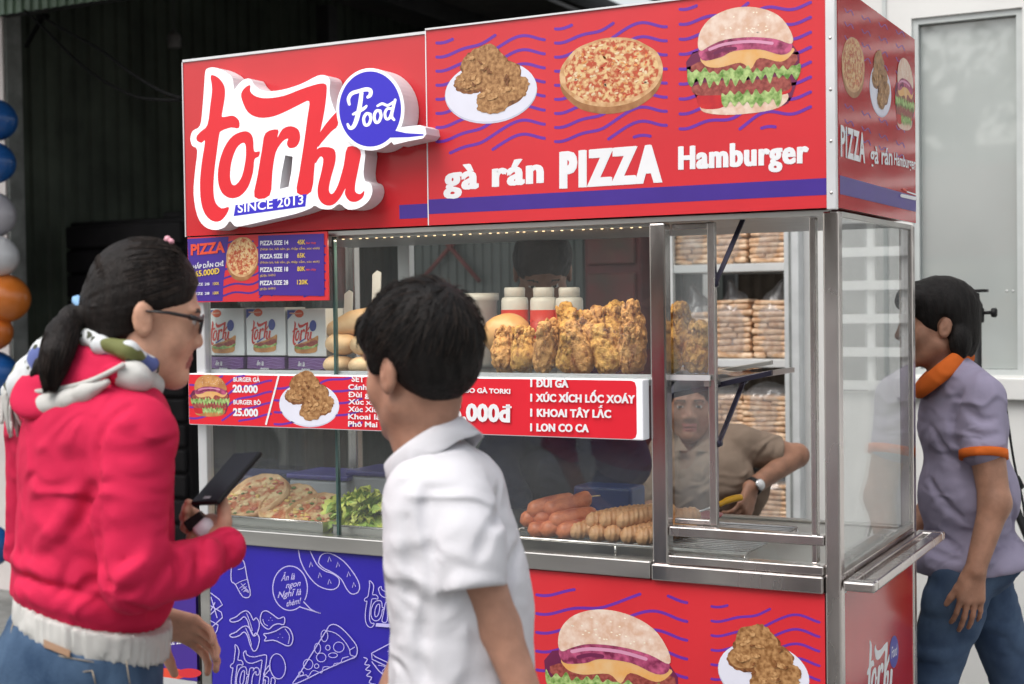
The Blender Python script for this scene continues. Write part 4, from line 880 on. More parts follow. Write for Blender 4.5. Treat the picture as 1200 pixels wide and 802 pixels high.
# sauce bottles
m_bw=M('milky_plastic',(.66,.65,.63),.35,var=.03); m_bl=M('red_bottle_label',(.55,.04,.03),.4,var=.05)
for i,(px,lab) in enumerate(((603,'left sauce bottle half hidden by the loaf'),(637,'middle sauce bottle with the wavy red label in full view'),(667,'right sauce bottle next to the fried chicken'))):
    Y=.27; p=PY(px,337,Y); b=empty('sauce_bottle',(p.x,Y,SZ),lab,'bottle','white capped sauce bottles'); R=.034; H=p.z-SZ
    q=MB(); q.lathe((p.x,Y,SZ),[(R*.95,.001),(R,.006),(R,H-.05),(R,H-.034),(R*.93,H-.026),(R*.75,H-.024)],m_bw,28); q.build('body',b)
    q=MB(); q.lathe((p.x,Y,SZ),[(R*.76,H-.0235),(R*.78,H-.004),(R*.72,H),(.0,H)],m_bw,28); q.build('cap',b)
    q=MB(); q.lathe((p.x,Y,SZ),[(R+.0008,.02),(R+.0008,H-.056)],m_bl,28)
    for j in range(5):
        zz=.03+j*.022
        if zz<H-.06: q.tube([(p.x+math.cos(a)*(R+.001),Y+math.sin(a)*(R+.001),SZ+zz+.003*math.sin(a*9)) for a in [math.pi+.1+k*.1 for k in range(30)]],.0007,m_orp,4)
    q.build('label',b)
p=PY(560,344,.30); q=MB(); q.lathe((p.x,.30,SZ),[(.04,.001),(.046,.01),(.05,p.z-SZ-.02),(.054,p.z-SZ-.018),(.054,p.z-SZ),(.0,p.z-SZ+.001)],m_bw,28); tag(q.build('plastic_tub'),'wide milky plastic tub with lid behind the boy head','tub')
for (x,y0,y1,lab) in ((408,343,380,'short white paper sleeve standing in the left bread'),(441,320,368,'tall white paper sleeve standing near the boy hair')):
    a=PY(x,y0,.16); b=PY(x-1,y1,.16); q=MB(); q.prism([b+Vector((-.012,0,0)),b+Vector((.012,0,0)),a+Vector((.013,0,0)),a+Vector((.002,0,.006)),a+Vector((-.012,0,-.004))],(0,.004,0),M('white_paper',(.68,.68,.67),.7,var=.04)); tag(q.build('paper_sleeve'),lab,'paper sleeve','white paper sleeves')
# burger boxes on the shelf
m_card=M('white_card',(.70,.71,.71),.5,var=.02); m_lil=M('lilac_card',(.16,.07,.23),.5,var=.06); m_lilw=M('lilac_wave_print',(.24,.13,.32),.5); m_blc=M('box_blue_print',(.05,.07,.30),.5); m_orc=M('box_orange_print',(.62,.10,.04),.5); m_redc=M('box_red_print',(.60,.04,.03),.5)
for i,(x0,x1,yt,yb_) in enumerate(((239.6,286.4,362,417),(288,334.8,361,417),(336.2,382.6,362.3,418))):
    lab=('white burger box at the left behind the lit price strip','white burger box in the middle of the three','white burger box at the right end next to the glass joint')[i]; Y=.085
    a,b=PY(x0,yt,Y),PY(x1,yb_,Y); bxo=empty('burger_box',((a.x+b.x)/2,Y+.05,SZ),lab,'burger box','white burger boxes on the shelf')
    q=MB(); q.box((a.x,Y,b.z),(b.x,Y+.09,a.z),m_card,.002); A=Art(lambda x,y:PY(x,y,Y),(0,-1,0),q); A.l=3
    A.poly([(x0+.6,yt+1.5),(x0+11,yt+1.5),(x0+5,yt+8),(x0+.6,yt+13)],m_blc); A.ell(x0+14.5,yt+5.5,5.2,4.6,m_orc); A.stroke([(x0+4,yt+5),(x0+12,yt+5.5),(x0+17,yt+5)],1.6,M('box_peach_print',(.65,.35,.25),.5))
    T=quadT((x0+6.5,yt+15),(x0+35,yt+10),(x0+35,yt+37),(x0+6.5,yt+43)); conv=lambda u,v:T(*logo_n(u,v)); logo_art(A,conv,m_redc,bub=m_blc)
    A.poly([conv(*p_) for p_ in ((260,690),(470,610),(480,640),(270,725))],m_blc)
    T2=quadT((x0+9,yt+32),(x0+37,yt+29),(x0+36,yt+52),(x0+9,yt+52)); burg=A; S_=A.T; A.T=T2
    A.poly([(.02,.55),(.2,.45),(.5,.35),(.8,.2),(1,.1),(.98,.6),(.9,.95),(.1,.98)],a_bund,smooth=3); A.poly([(0,.6),(.2,.5),(.5,.45),(.9,.3),(1,.5),(.8,.62),(.5,.6),(.2,.72)],a_patty,smooth=3); A.poly([(0,.62),(.15,.6),(.3,.68),(.5,.58),(.7,.66),(1,.5),(.95,.66),(.6,.76),(.3,.78),(.1,.74)],a_lett,smooth=3); A.T=S_
    q.build('box_top',bxo)
    q=MB(); q.box((a.x,Y+.002,SZ+.001),(b.x-.006,Y+.088,b.z-.004),m_lil,.002); A=Art(lambda x,y:PY(x,y,Y+.002),(0,-1,0),q); A.l=3
    for k in range(5): A.stroke([(x0+2+t*5,yb_+4+k*3.4+1.2*math.sin(t*1.7+k)) for t in range(9)],.8,m_lilw,smooth=2)
    A.text('ăn là',(x0+13,yb_+11),(x0+21,yb_+11.5),5,m_wp,bold=.02,lean=.3); A.text('ngon',(x0+17,yb_+17),(x0+27,yb_+17.4),4.4,m_wp,bold=.02,lean=.3)
    q.build('box_base',bxo)
# lower deck: pizza tray, pizzas, lettuce, sausages
DZ=ZC-.005
def tray(x0,x1,y0,y1,z0,h,lab,name='steel_tray'):
    q=MB(); t=.0025; q.box((x0,y0,z0),(x1,y1,z0+t),m_steelb)
    for lo,hi in (((x0,y0,z0+t),(x1,y0+t,z0+h)),((x0,y1-t,z0+t),(x1,y1,z0+h)),((x0,y0+t,z0+t),(x0+t,y1-t,z0+h)),((x1-t,y0+t,z0+t),(x1,y1-t,z0+h))): q.box(lo,hi,m_steelb)
    q.tube([(x0,y0,z0+h),(x1,y0,z0+h)],.003,m_steel,8); q.tube([(x0,y1,z0+h),(x1,y1,z0+h)],.003,m_steel,8); return tag(q.build(name),lab,'tray')
tray(PY(258,620,.07).x,PY(381,620,.07).x,.06,.36,DZ+.002,.026,'shallow steel tray under the pizzas')
tray(PY(393,625,.07).x,PY(520,625,.07).x,.06,.34,DZ+.002,.022,'shallow steel tray under the green lettuce')
def pizza(c,R,nrm,seed,lab):
    rnd=random.Random(seed); Zv=Vector(nrm).normalized(); X=Vector((1,0,0)); X=(X-Zv*X.dot(Zv)).normalized(); Y=Zv.cross(X); NA,NR=72,18; rr=np.random.RandomState(seed)
    V=[(0,0,.012)]; F=[]
    for i in range(1,NR+1):
        for k in range(NA):
            a=2*math.pi*k/NA; t=i/NR; r=R*t*(1+.03*math.sin(a*3+seed)+.012*math.sin(a*11)); z=.011+(.008*math.exp(-((t-.93)/.05)**2))-(.012*max(0,(t-.97)/.03))+rr.uniform(-.0022,.0022)*(1 if t<.9 else .4)
            V.append((math.cos(a)*r,math.sin(a)*r,z))
    o=1+NR*NA
    for k in range(NA): a=2*math.pi*k/NA; V.append((math.cos(a)*R*.97,math.sin(a)*R*.97,0))
    V.append((0,0,0)); q=MB(); W=[X*v[0]+Y*v[1]+Zv*v[2] for v in V]
    for k in range(NA): F.append((0,1+k,1+(k+1)%NA))
    G=[]
    for i in range(NR-1):
        for k in range(NA): (F if i<NR-4 else G).append((1+i*NA+k,1+(i+1)*NA+k,1+(i+1)*NA+(k+1)%NA,1+i*NA+(k+1)%NA))
    for k in range(NA): G.append((1+(NR-1)*NA+k,o+k,o+(k+1)%NA,1+(NR-1)*NA+(k+1)%NA)); G.append((o+k,o+NA,o+(k+1)%NA))
    q.add(W,F+G,m_pz,True)
    for j in range(len(F),len(q.f)): q.m[j]=q.mi(m_pzc)
    for k in range(40):
        a=rnd.uniform(0,6.28); r=R*.86*math.sqrt(rnd.random()); p=X*math.cos(a)*r+Y*math.sin(a)*r+Zv*.013; s=rnd.uniform(.004,.010)
        q.sphere(p,(s,s*.7,s*.35),[M('pizza_ham',(.52,.15,.09),.5,var=.2),M('pizza_cheese',(.74,.56,.30),.5,var=.1),M('pizza_corn',(.70,.48,.14),.5,var=.1),M('pizza_herb',(.16,.22,.06),.6,var=.3)][k%4],6,4,Matrix((X,Y,Zv)).transposed())
    ob=q.build('pizza'); ob.location=c; return tag(ob,lab,'pizza','small pizzas in the display case')
pizza(PY(372,604,.14),.082,(.12,-.42,.9),3,'pizza on the right partly under the others beside the lettuce'); pizza(PY(340,599,.16)+Vector((0,0,.01)),.085,(.05,-.48,.88),2,'middle pizza leaning between the two others'); pizza(PY(302,592,.17)+Vector((0,0,.016)),.095,(-.02,-.52,.85),1,'largest pizza on the left on top behind the phone')
m_let=pm('lettuce_leaf',(.20,.34,.05),(.44,.55,.14),22,bump=.4,bscale=50); m_let2=pm('lettuce_rim',(.44,.52,.06),(.66,.68,.18),20)
q=MB(); rnd=random.Random(5); base=PY(430,618,.16)
for k in range(38):
    az=rnd.uniform(-3.3,.5) if k>8 else rnd.uniform(-3.1,3.1); el=rnd.uniform(.05,1.35); L=rnd.uniform(.085,.135); Wd=rnd.uniform(.075,.12)
    d=Vector((math.cos(az)*math.cos(el),math.sin(az)*math.cos(el)*.75,math.sin(el))); sd_=d.cross(Vector((0,0,1)) if abs(d.z)<.95 else Vector((1,0,0))).normalized(); n_=sd_.cross(d); V=[];F=[]; NU,NW=12,26; ph=rnd.uniform(0,6); dr=rnd.uniform(.02,.075)
    for i in range(NU):
        t=i/(NU-1)
        for j in range(NW):
            s_=j/(NW-1)*2-1; wd=Wd*(.12+.88*math.sin(min(1.57,t*1.75)))*.62*(1-.25*max(0,t-.75)*4*.5); e_=max(t,abs(s_))**3*min(1,t*2); ruf=e_*(.011*math.sin(s_*15+ph+t*9)+.006*math.sin(s_*31+ph*2-t*17))-.022*s_*s_*t
            V.append(base+Vector((0,0,.012))+d*(L*t*(1-.10*s_*s_)+.007*e_*math.sin(s_*21+ph))+sd_*wd*s_+n_*(ruf-.018*(1-t))+Vector((0,0,-dr*t**2.2+.014*math.sin(3*t))))
    for i in range(NU-1):
        for j in range(NW-1): F.append((i*NW+j,i*NW+j+1,(i+1)*NW+j+1,(i+1)*NW+j))
    s0=len(q.f); q.add(V,F,m_let,True); m2_=q.mi(m_let2)
    for f_ in range(s0+(NU-3)*(NW-1),len(q.f)): q.m[f_]=m2_
tag(q.build('lettuce_bunch'),'frilly green lettuce bunch on the tray left of the boy','lettuce')
def saus(px,py,Y,ax,R,L,spiral,mat,lab,grp,name,seed):
    c=PY(px,py,Y); d=Vector(ax).normalized(); rnd=random.Random(seed); N=64 if spiral else 16; X=d.orthogonal().normalized(); Z=d.cross(X); V=[];F=[]; n=20; ph=rnd.uniform(0,6)
    for i in range(N+1):
        t=i/N; e=min(1,math.sqrt(max(0,1-(max(0,abs(t-.5)-.5+R/L)/(R/L))**2))); ce=d*(L*t)+Z*(.006*math.sin(t*3.1))
        for k in range(n):
            a=2*math.pi*k/n; r=R*max(.02,e)*(1+(.06*math.sin(t*L/.0058*2*math.pi*.5+a*2+ph)+.03*math.sin(t*L/.003+a*3) if spiral else 0)+rnd.uniform(-.02,.02)*(2.2 if spiral else .6)); V.append(ce+(X*math.cos(a)+Z*math.sin(a))*r)
    for i in range(N):
        for k in range(n): F.append((i*n+k,i*n+(k+1)%n,(i+1)*n+(k+1)%n,(i+1)*n+k))
    F.append(tuple(range(n))[::-1]); F.append(tuple(N*n+k for k in range(n))); q=MB(); q.add(V,F,mat,True)
    if not spiral: q.tube([d*L*.98,d*(L+.02)+Z*.004],.0018,M('skewer_wood',(.6,.48,.3),.6),6)
    o=q.build(name); o.location=c; return tag(o,lab,'sausage',grp)
for i,(px,py,Y,lab) in enumerate(((618,622,.075,'bottom row red sausage nearest the boy sleeve'),(632.5,623,.075,'bottom row red sausage second from the sleeve'),(651,625,.08,'bottom row red sausage touching the spiral ones'),(625,608,.10,'second layer red sausage nearest the boy sleeve'),(642,613,.085,'second layer red sausage in the middle of the heap'),(617,600,.10,'top red sausage with its tip highest in the heap'),(637,598,.105,'top red sausage beside the highest one'),(609,612,.10,'red sausage half hidden by the white sleeve'))):
    saus(px,py,Y,(.085+.012*(i%3),.085,.026 if i>4 else .014),.0205,.125,False,m_saus,lab,'red sausages on the wire rack','red_sausage',i)
for i,(px,py,Y,lab) in enumerate(((668,625,.08,'bottom spiral sausage next to the red ones'),(690,628,.075,'short bottom spiral sausage second from the left'),(708,628,.075,'bottom spiral sausage with the dark red tip'),(727,630,.072,'bottom spiral sausage second from the post'),(745,632,.07,'bottom spiral sausage against the steel post'),(686,613,.095,'upper spiral sausage on the left of its layer'),(702,612,.085,'upper spiral sausage in the middle of its layer'),(722,612,.08,'upper spiral sausage on the right with the longest body'),(750,616,.12,'upper spiral sausage hidden partly by the post'))):
    saus(px,py,Y,(.105,.095,.016),.0200,.15,True,m_spir,lab,'spiral sausages on the wire rack','spiral_sausage',20+i)
wr=empty('wire_rack',(PY(680,640,.2).x,.2,DZ),'wide wire rack under the sausages and behind the serving window','rack'); xa_,xb_=PY(585,640,.06).x,-.22
q=MB(); 
for i in range(18): y=.055+i*.022; q.tube([(xa_,y,DZ+.026),(xb_,y,DZ+.026)],.0018,m_steel,6)
q.build('wires',wr); q=MB(); q.tube([(xa_,.05,DZ+.0285),(xb_,.05,DZ+.0285),(xb_,.44,DZ+.0285),(xa_,.44,DZ+.0285),(xa_,.05,DZ+.0285)],.0035,m_steel,8,cap=False); q.build('rim',wr)
q=MB()
for x in (xa_,(xa_+xb_)/2,xb_):
    for y in (.05,.44): q.tube([(x,y,DZ+.002),(x,y,DZ+.026)],.003,m_steel,6)
q.build('feet',wr)
# containers at the back of the case
m_clr=M('cloudy_plastic',(.42,.43,.47),.35,var=.05); m_lidb=M('violet_lid',(.045,.035,.22),.35,var=.08); m_tubd=M('dark_blue_plastic',(.02,.025,.07),.4)
def container(px,py,Y,wd,dp,h,mat,lid,lab):
    p=PY(px,py,Y); t=empty('food_container',(p.x,Y,DZ),lab,'container'); q=MB(); q.box((p.x-wd/2,Y,DZ+.001),(p.x+wd/2,Y+dp,DZ+h),mat,.008); q.build('tub',t)
    if lid: q=MB(); q.box((p.x-wd/2-.006,Y-.006,DZ+h+.0005),(p.x+wd/2+.006,Y+dp+.006,DZ+h+.016),lid,.005); q.build('lid',t)
container(372,560,.40,.20,.16,.085,m_clr,m_lidb,'cloudy box with violet lid behind the pizzas'); container(438,560,.42,.17,.16,.10,m_clr,m_lidb,'cloudy box with violet lid behind the lettuce'); container(285,560,.42,.19,.16,.085,m_tubd,None,'dark blue open tub behind the largest pizza'); container(705,575,.56,.17,.10,.085,M('blue_plastic',(.02,.045,.19),.35),None,'deep blue tub behind the spiral sausages')
q=MB(); p=PY(812,571,.46); q.lathe((p.x,.46,DZ+.03),[(.05,0),(.07,.008),(.075,.014),(.06,.014),(.045,.008)],M('red_plate_plastic',(.42,.05,.06),.4),28); tag(q.build('red_plate'),'red plastic plate on the wire rack before the seated man','plate')
q=MB(); a,b=PY(842,592,.25),PY(869,583,.30); q.tube(smooth_path([a,(a*2+b)/3+Vector((0,0,.003)),(a+b*2)/3+Vector((0,0,.003)),b],4),[.007]*4+[.0085]*8+[.007],M('yellow_plastic',(.72,.36,.02),.35),10); q.tube([a,a+(a-b)*1.2],.003,m_steel,6); tag(q.build('yellow_handled_tongs'),'yellow handled scraper resting in the serving opening','scraper')
# rack with bagged bread behind the cart
RY=2.50; rk=empty('storage_rack',(-.9,RY+.2,0),'white metal storage rack stacked with bagged bread','rack'); rx0,rx1=PY(786,310,RY).x,PY(938,310,RY).x
for x in (rx0,rx1):
    for y in (RY,RY+.42): q=MB(); q.box((x-.014,y-.014,0),(x+.014,y+.014,1.98),m_white,.002); q.build('post',rk)
zs=[PY(880,y,RY).z for y in (309,421,518,622)]
for z in zs: q=MB(); q.box((rx0+.016,RY-.012,z-.032),(rx1-.016,RY+.43,z),m_white,.003); q.build('shelf',rk)
m_bun=pm('sliced_bun',(.56,.31,.16),(.86,.64,.44),34); m_bag=glassy('clear_bag',(.965,.965,.965),.11,gain=.9,base=.085,haze=.17); m_bagd=glassy('clear_bag_grey',(.5,.5,.5),.25,base=.07,haze=.15)
def bread_bag(c,wd,h,lab,seed,top):
    rnd=random.Random(seed); t=empty('bread_bag',c,lab,'bread bag','clear bags of bread on the rack'); q=MB(); n=int(h*.95/.022); zc_=.002
    for i in range(n):
        th_=rnd.uniform(.0078,.0138); zc_+=th_; tl=rnd.uniform(-.07,.07); R_=Matrix.Rotation(tl,3,'Y'); ww=wd*(.475+rnd.uniform(-.045,.03))*(1-.12*(i/n)**3); cz=c[2]+zc_; zc_+=th_*.96
        X_=R_@Vector((1,0,0)); Z_=R_@Vector((0,0,1)); cy=c[1]+.075
        if rnd.random()<.3: sp=rnd.uniform(-.15,.15)*wd; q.obox((c[0]-ww*.5+sp/2,cy,cz),(X_,(0,1,0),Z_),(ww*.5+sp/2-.001,.066,th_),m_bun,th_*.8); q.obox((c[0]+ww*.5+sp/2,cy,cz+.002),(X_,(0,1,0),Z_),(ww*.5-sp/2-.001,.066,th_),m_bun,th_*.8)
        else: q.obox((c[0]+rnd.uniform(-.004,.004),cy,cz),(X_,(0,1,0),Z_),(ww,.068,th_),m_bun,th_*.8)
    for i in range(len(q.s)): q.s[i]=True
    q.build('buns',t)
    S=Solid((c[0]-wd*.75,c[1]-.03,c[2]-.01),(c[0]+wd*.75,c[1]+.17,c[2]+h*1.45),.006)
    S.ell((c[0],c[1]+.07,c[2]+h*.5),(wd*.54,.078,h*.54),k=.01); S.ell((c[0],c[1]+.07,c[2]+h*.2),(wd*.53,.078,h*.26),k=.02); S.ell((c[0],c[1]+.07,c[2]+h*.75),(wd*.51,.076,h*.24),k=.02)
    if top: S.cap((c[0],c[1]+.07,c[2]+h),(c[0]+rnd.uniform(-.05,.05),c[1]+.06,c[2]+h*1.25),.035,.02,.05)
    S.disp(lambda P:.010*np.abs(fbm(P*np.array((30,30,14.))+seed*3,2)),.012); S.cut((0,0,c[2]+.002),(0,0,-1))
    solid_obj('plastic_bag',S,[m_bag,m_bagd],t,matfn=lambda C:(C[:,2]>c[2]+h*.93).astype(int))
for i,(px,lv,wpx,h,lab,top) in enumerate(((815,0,44,.20,'bread bag at the left end of the top shelf',False),(858,0,46,.20,'middle bread bag of the top shelf under the header',False),(904,0,46,.21,'bread bag at the right end of the top shelf',False),(815,1,44,.18,'bread bag on the middle shelf seen through the sliding window',True),(860,1,48,.19,'bread bag on the middle shelf right of the stile',True),(907,1,46,.19,'bread bag on the middle shelf beside the white wall',True),(852,2,46,.17,'lower bread bag behind the seated man shoulder',False),(898,2,56,.18,'wide lower bread bag above the seated man elbow',False),(903,3,44,.17,'bottom bread bag below the seated man elbow',False))):
    p=PY(px,400,RY+.06); bread_bag((p.x,RY+.02,zs[lv]+.001),wpx*1.06/CF*5.62,h*1.25,lab,i+1,top)
# ================================================================== people
rh=np.array((math.cos(CYAW),math.sin(CYAW),0)); vh=np.array((-math.sin(CYAW),math.cos(CYAW),0)); UP=np.array((0,0,1.))
nd=lambda px,py,D: np.array(PD(px,py,D))
def unit(a): a=np.array(a,float); return a/np.linalg.norm(a)
def rot(a,ax,t): ax=unit(ax); return a*math.cos(t)+np.cross(ax,a)*math.sin(t)+ax*(ax@a)*(1-math.cos(t))
class Frame:
    def __init__(s,c,F,U,k=1.0):
        s.F=unit(F); s.R=unit(np.cross(s.F,U)); s.U=np.cross(s.R,s.F); s.c=np.array(c,float); s.k=k
    def __call__(s,x,y,z): return s.c+(s.R*x+s.F*y+s.U*z)*s.k
    def inv(s,P): q=(P-s.c)/s.k; return q@s.R,q@s.F,q@s.U
    @property
    def ax(s): return (s.R,s.F,s.U)
def face_frame(away,side,pitch,c=(0,0,0),roll=0,k=1.0):
    """side +1 looks to image right, -1 to image left; away = angle turned from the picture plane, pitch>0 looks down"""
    F=rh*side*math.cos(away)+vh*math.sin(away); R=np.cross(F,UP); F2=F*math.cos(pitch)-UP*math.sin(pitch); U=np.cross(R,F2)
    if roll: U=rot(U,F2,roll)
    return Frame(c,F2,U,k)
def head(S,f,neck=None,nr=.05):
    k=f.k; E=lambda c,r,kk=.012,op='u': S.ell(f(*c),np.array(r)*k,f.ax,kk,op)
    E((0,-.012,.03),(.074,.094,.086)); E((0,.03,-.035),(.060,.064,.084),.03)
    for s in (-1,1):
        S.cap(f(s*.047,.0,-.062),f(s*.012,.068,-.103),.022*k,.017*k,.025); E((s*.040,.052,-.035),(.022,.02,.026),.02)
    E((0,.078,-.100),(.017,.014,.015),.015)
    S.cap(f(0,.083,.006),f(0,.098,-.033),.0075*k,.0115*k,.010)
    for s in (-1,1):
        E((s*.0135,.091,-.037),(.009,.010,.008),.006); S.cap(f(s*.016,.083,.022),f(s*.046,.072,.020),.009*k,.007*k,.012)
        E((s*.031,.098,.001),(.015,.015,.010),.008,'s'); E((s*.031,.074,.001),(.0125,.0125,.0125),.002)
    E((0,.084,-.064),(.023,.013,.0062),.004); E((0,.083,-.075),(.019,.012,.0068),.004); E((0,.088,-.0695),(.019,.010,.0012),.002,'s')
    for s in (-1,1):
        a=rot(f.U,f.R,.25); b=np.cross(f.R,a)*-1
        ea=(f.R,b,a); S.ell(f(s*.077,-.012,-.012),np.array((.009,.018,.031))*k,ea,.006); S.ell(f(s*.0885,-.009,-.009),np.array((.0105,.0115,.0215))*k,ea,.003,'s'); S.ell(f(s*.081,-.013,-.006),np.array((.0045,.006,.014))*k,ea,.003); S.ell(f(s*.078,-.004,-.016),np.array((.006,.006,.008))*k,ea,.003)
    if neck is not None: S.cap(f(0,-.025,-.06),neck,nr*k,nr*1.06*k,.03)
def head_mats(f):
    def fn(C):
        x,y,z=f.inv(C); m=np.zeros(len(C),int); ax_=np.abs(x)
        m[(ax_<.023)&(y>.083)&(z<-.057)&(z>-.083)]=1
        m[(ax_>.015)&(ax_<.046)&(y>.065)&(z>.0200-.12*np.abs(ax_-.030))&(z<.0255-.16*np.abs(ax_-.030))]=2
        d=np.sqrt((ax_-.031)**2+(y-.074)**2+(z-.001)**2); eye=(d<.0142)&(y>.078)&(np.abs(z-.001)<.0042)
        m[eye]=3; m[eye&((ax_-.031)**2+(z-.001)**2<.0062**2)]=2
        return m
    return fn
def hand(S,w,D,N,side,curl,k=1.0,thumb=(.55,.7,.35),tcurl=.3,spread=.06,k2=.004):
    """w wrist, D towards the knuckles, N the way the palm faces, thumb on side*(D x N)"""
    D=unit(D); N=unit(np.array(N)-D*(np.array(N)@D)); T=np.cross(D,N)*side; w=np.array(w,float)
    offs=(.030,.010,-.010,-.028); ln_=((.043,.025,.021),(.048,.029,.023),(.044,.027,.022),(.034,.020,.018)); rr=(.0088,.0092,.0088,.0076)
    for i in range(4):
        kn=w+(D*(.088-.004*abs(i-1))+T*offs[i])*k; S.cap(w+T*offs[i]*.55*k+D*.005*k,kn,.0135*k,.0108*k,.012)
        d=unit(D+T*spread*(1.2-i)); n=unit(N-d*(N@d)); p=kn
        c=curl[i] if hasattr(curl[0],'__len__') else curl
        for j in range(3):
            a=c[j]; d,n=unit(d*math.cos(a)+n*math.sin(a)),unit(n*math.cos(a)-d*math.sin(a)); q=p+d*ln_[i][j]*k; S.cap(p,q,rr[i]*(1-.07*j)*k,rr[i]*(.92-.07*j)*k,k2); p=q
    S.ell(w+(D*.035+T*.018+N*.006)*k,np.array((.024,.030,.016))*k,(T,D,N),.012)
    d=unit(D*thumb[0]+T*thumb[1]+N*thumb[2]); p=w+(D*.022+T*.022)*k
    for j,L in enumerate((.040,.032,.026)):
        q=p+d*L*k; S.cap(p,q,(.0125-.0012*j)*k,(.0112-.0014*j)*k,.006); p=q; d=unit(d+(N*.5+D*.6)*tcurl)
def skin(name,c): return M(name,c,.50,var=.16,scale=26,bump=.12,bscale=320,sss=.06,spec=.35)
m_lip=M('lips',(.36,.12,.10),.4); m_brow=M('dark_brow',(.012,.009,.008),.6,var=.3); m_eyew=M('eye_white',(.55,.52,.50),.2)
def hairm(name,c): return M(name,c,.55,var=.5,scale=90,stretch=(1,1,.2),bump=.35,bscale=300,spec=.16,ramp=(.3,.7))
m_hair=hairm('black_hair',(.009,.0075,.007)); m_hair2=hairm('dark_brown_hair',(.012,.009,.008))
def cloth(name,c,var=.06,scale=9,bump=.12,bscale=400,wr=1.0,ws=11,**k):
    new=name not in MATS; m=M(name,c,.85,var=var,scale=scale,bump=bump,bscale=bscale,spec=.2,**k)
    if new:                                            # crumpled cloth: warped ridge noise, then a fine weave on top
        n,L=m.node_tree.nodes,m.node_tree.links; b=n['Principled BSDF']; tc=n.new('ShaderNodeTexCoord'); t=n.new('ShaderNodeTexNoise'); t.noise_type='RIDGED_MULTIFRACTAL'; t.inputs['Scale'].default_value=ws; t.inputs['Detail'].default_value=2.5; t.inputs['Roughness'].default_value=.4; t.inputs['Distortion'].default_value=1.2
        mp=n.new('ShaderNodeMapping'); mp.inputs['Rotation'].default_value=(.5,.4,.6); mp.inputs['Scale'].default_value=(1,.55,1.15); L.new(tc.outputs['Object'],mp.inputs[0]); L.new(mp.outputs[0],t.inputs['Vector'])
        bp=n.new('ShaderNodeBump'); bp.inputs['Strength'].default_value=wr; bp.inputs['Distance'].default_value=.02; L.new(t.outputs['Fac'],bp.inputs['Height'])
        old=b.inputs['Normal'].links[0].from_node; L.new(bp.outputs[0],old.inputs['Normal'])
    return m
m_pink=cloth('pink_red_fleece',(.56,.016,.066)); m_rib=cloth('white_rib_cloth',(.52,.51,.485)); m_jean=M('blue_denim',(.026,.052,.10),.85,col2=(.085,.14,.225),var=0,scale=16,ramp=(.3,.72),bump=.25,bscale=500,spec=.15,stretch=(1,1,.35)); m_jean2=M('dark_denim',(.042,.068,.125),.85,col2=(.085,.13,.21),var=0,scale=10,bump=.2,bscale=500,spec=.15)
m_wsh=cloth('white_shirt_cloth',(.60,.59,.62),var=.03); m_polo=cloth('grey_lavender_polo',(.30,.27,.37),var=.05); m_oran=cloth('orange_rib',(.62,.13,.02)); m_khaki=cloth('khaki_shirt',(.22,.165,.125),var=.10); m_navy=cloth('navy_jacket',(.018,.022,.055),var=.15)
def folds(f,dirs,amp,seed=0,fr=(7,7,28)):
    """cloth folds: noise squeezed along the axes of frame f"""
    def fn(P):
        x,y,z=(P-f.c)@f.R,(P-f.c)@f.F,(P-f.c)@f.U; Q=np.stack([x*fr[0],y*fr[1],z*fr[2]],1)+seed; wq=Q+.6*np.stack([vnoise(Q*.5+3),vnoise(Q*.5+9),vnoise(Q*.5+5)],1)
        n1=vnoise(wq); n2=vnoise(wq*1.9+7); return amp*(.7*n1+1.1*(1-np.abs(n1))**4+.6*(1-np.abs(n2))**5*np.clip(n1+.5,0,1))
    return fn
def strands(name,parent,roots,mat,seed=0):
    q=MB(); rnd=random.Random(seed)
    for (a,b,c,r) in roots: q.tube(smooth_path([a,b,c],3),[r,r,r*.9,r*.8,r*.6,r*.45,r*.2],mat,4)
    return q.build(name,parent)

# ---------------------------------------------------------------- woman with the ponytail, back to the camera at the left
D0=2.35
wf=face_frame(.36,1,.20,k=.93); wf.c=nd(167,375,2.29)-(wf.R*.077-wf.F*.012-wf.U*.012)*.93
bf=face_frame(.70,1,0,nd(105,600,D0)); FB,RB=bf.F,bf.R
woman=empty('person',(bf.c[0],bf.c[1],0),'woman with a black ponytail in a pink hooded jacket holding up a phone','person')
m_sk1=skin('skin_tan',(.56,.305,.205))
nb_=nd(128,448,2.37); rs=nd(158,512,2.25); re=nd(158,678,2.20); rw_=nd(266,641,2.33); lsx=nd(50,500,2.48); le=nd(40,650,2.56); lw=nd(178,722,2.62)
S=Solid(np.min([nb_,wf.c,rw_,lw,le,re],0)-.16,np.max([nb_,wf.c,rw_,lw,lsx],0)+.18,.0042)
head(S,wf,nb_,.047); S.ell(nd(105,560,D0),(.11,.07,.16),bf.ax,.03); S.chain([nd(128,475,2.36),rs],[.035,.03],.03); S.chain([rs,re,rw_],[.03,.027,.022],.02); S.chain([nd(115,480,2.4),lsx,le,lw],[.035,.03,.028,.024],.02); S.ell(nd(100,720,D0),(.11,.08,.10),bf.ax,.04)
hd=unit(nd(250,596,2.40)-rw_); palmN=unit(-np.array(CR)*.75+np.array(CU)*.35-np.array(CV)*.2)
S.cap(rw_,nd(252,624,2.375),.022,.019,.012); S.ell(nd(249,620,2.385),(.019,.030,.026),(unit(np.array(CV)*.8+np.array(CR)*.5),np.array(CR),np.array(CU)),.012)
S.chain([nd(260,632,2.35),nd(263,612,2.355),nd(262.5,598,2.36),nd(261,587,2.365)],[.014,.0115,.0105,.0088],.006)
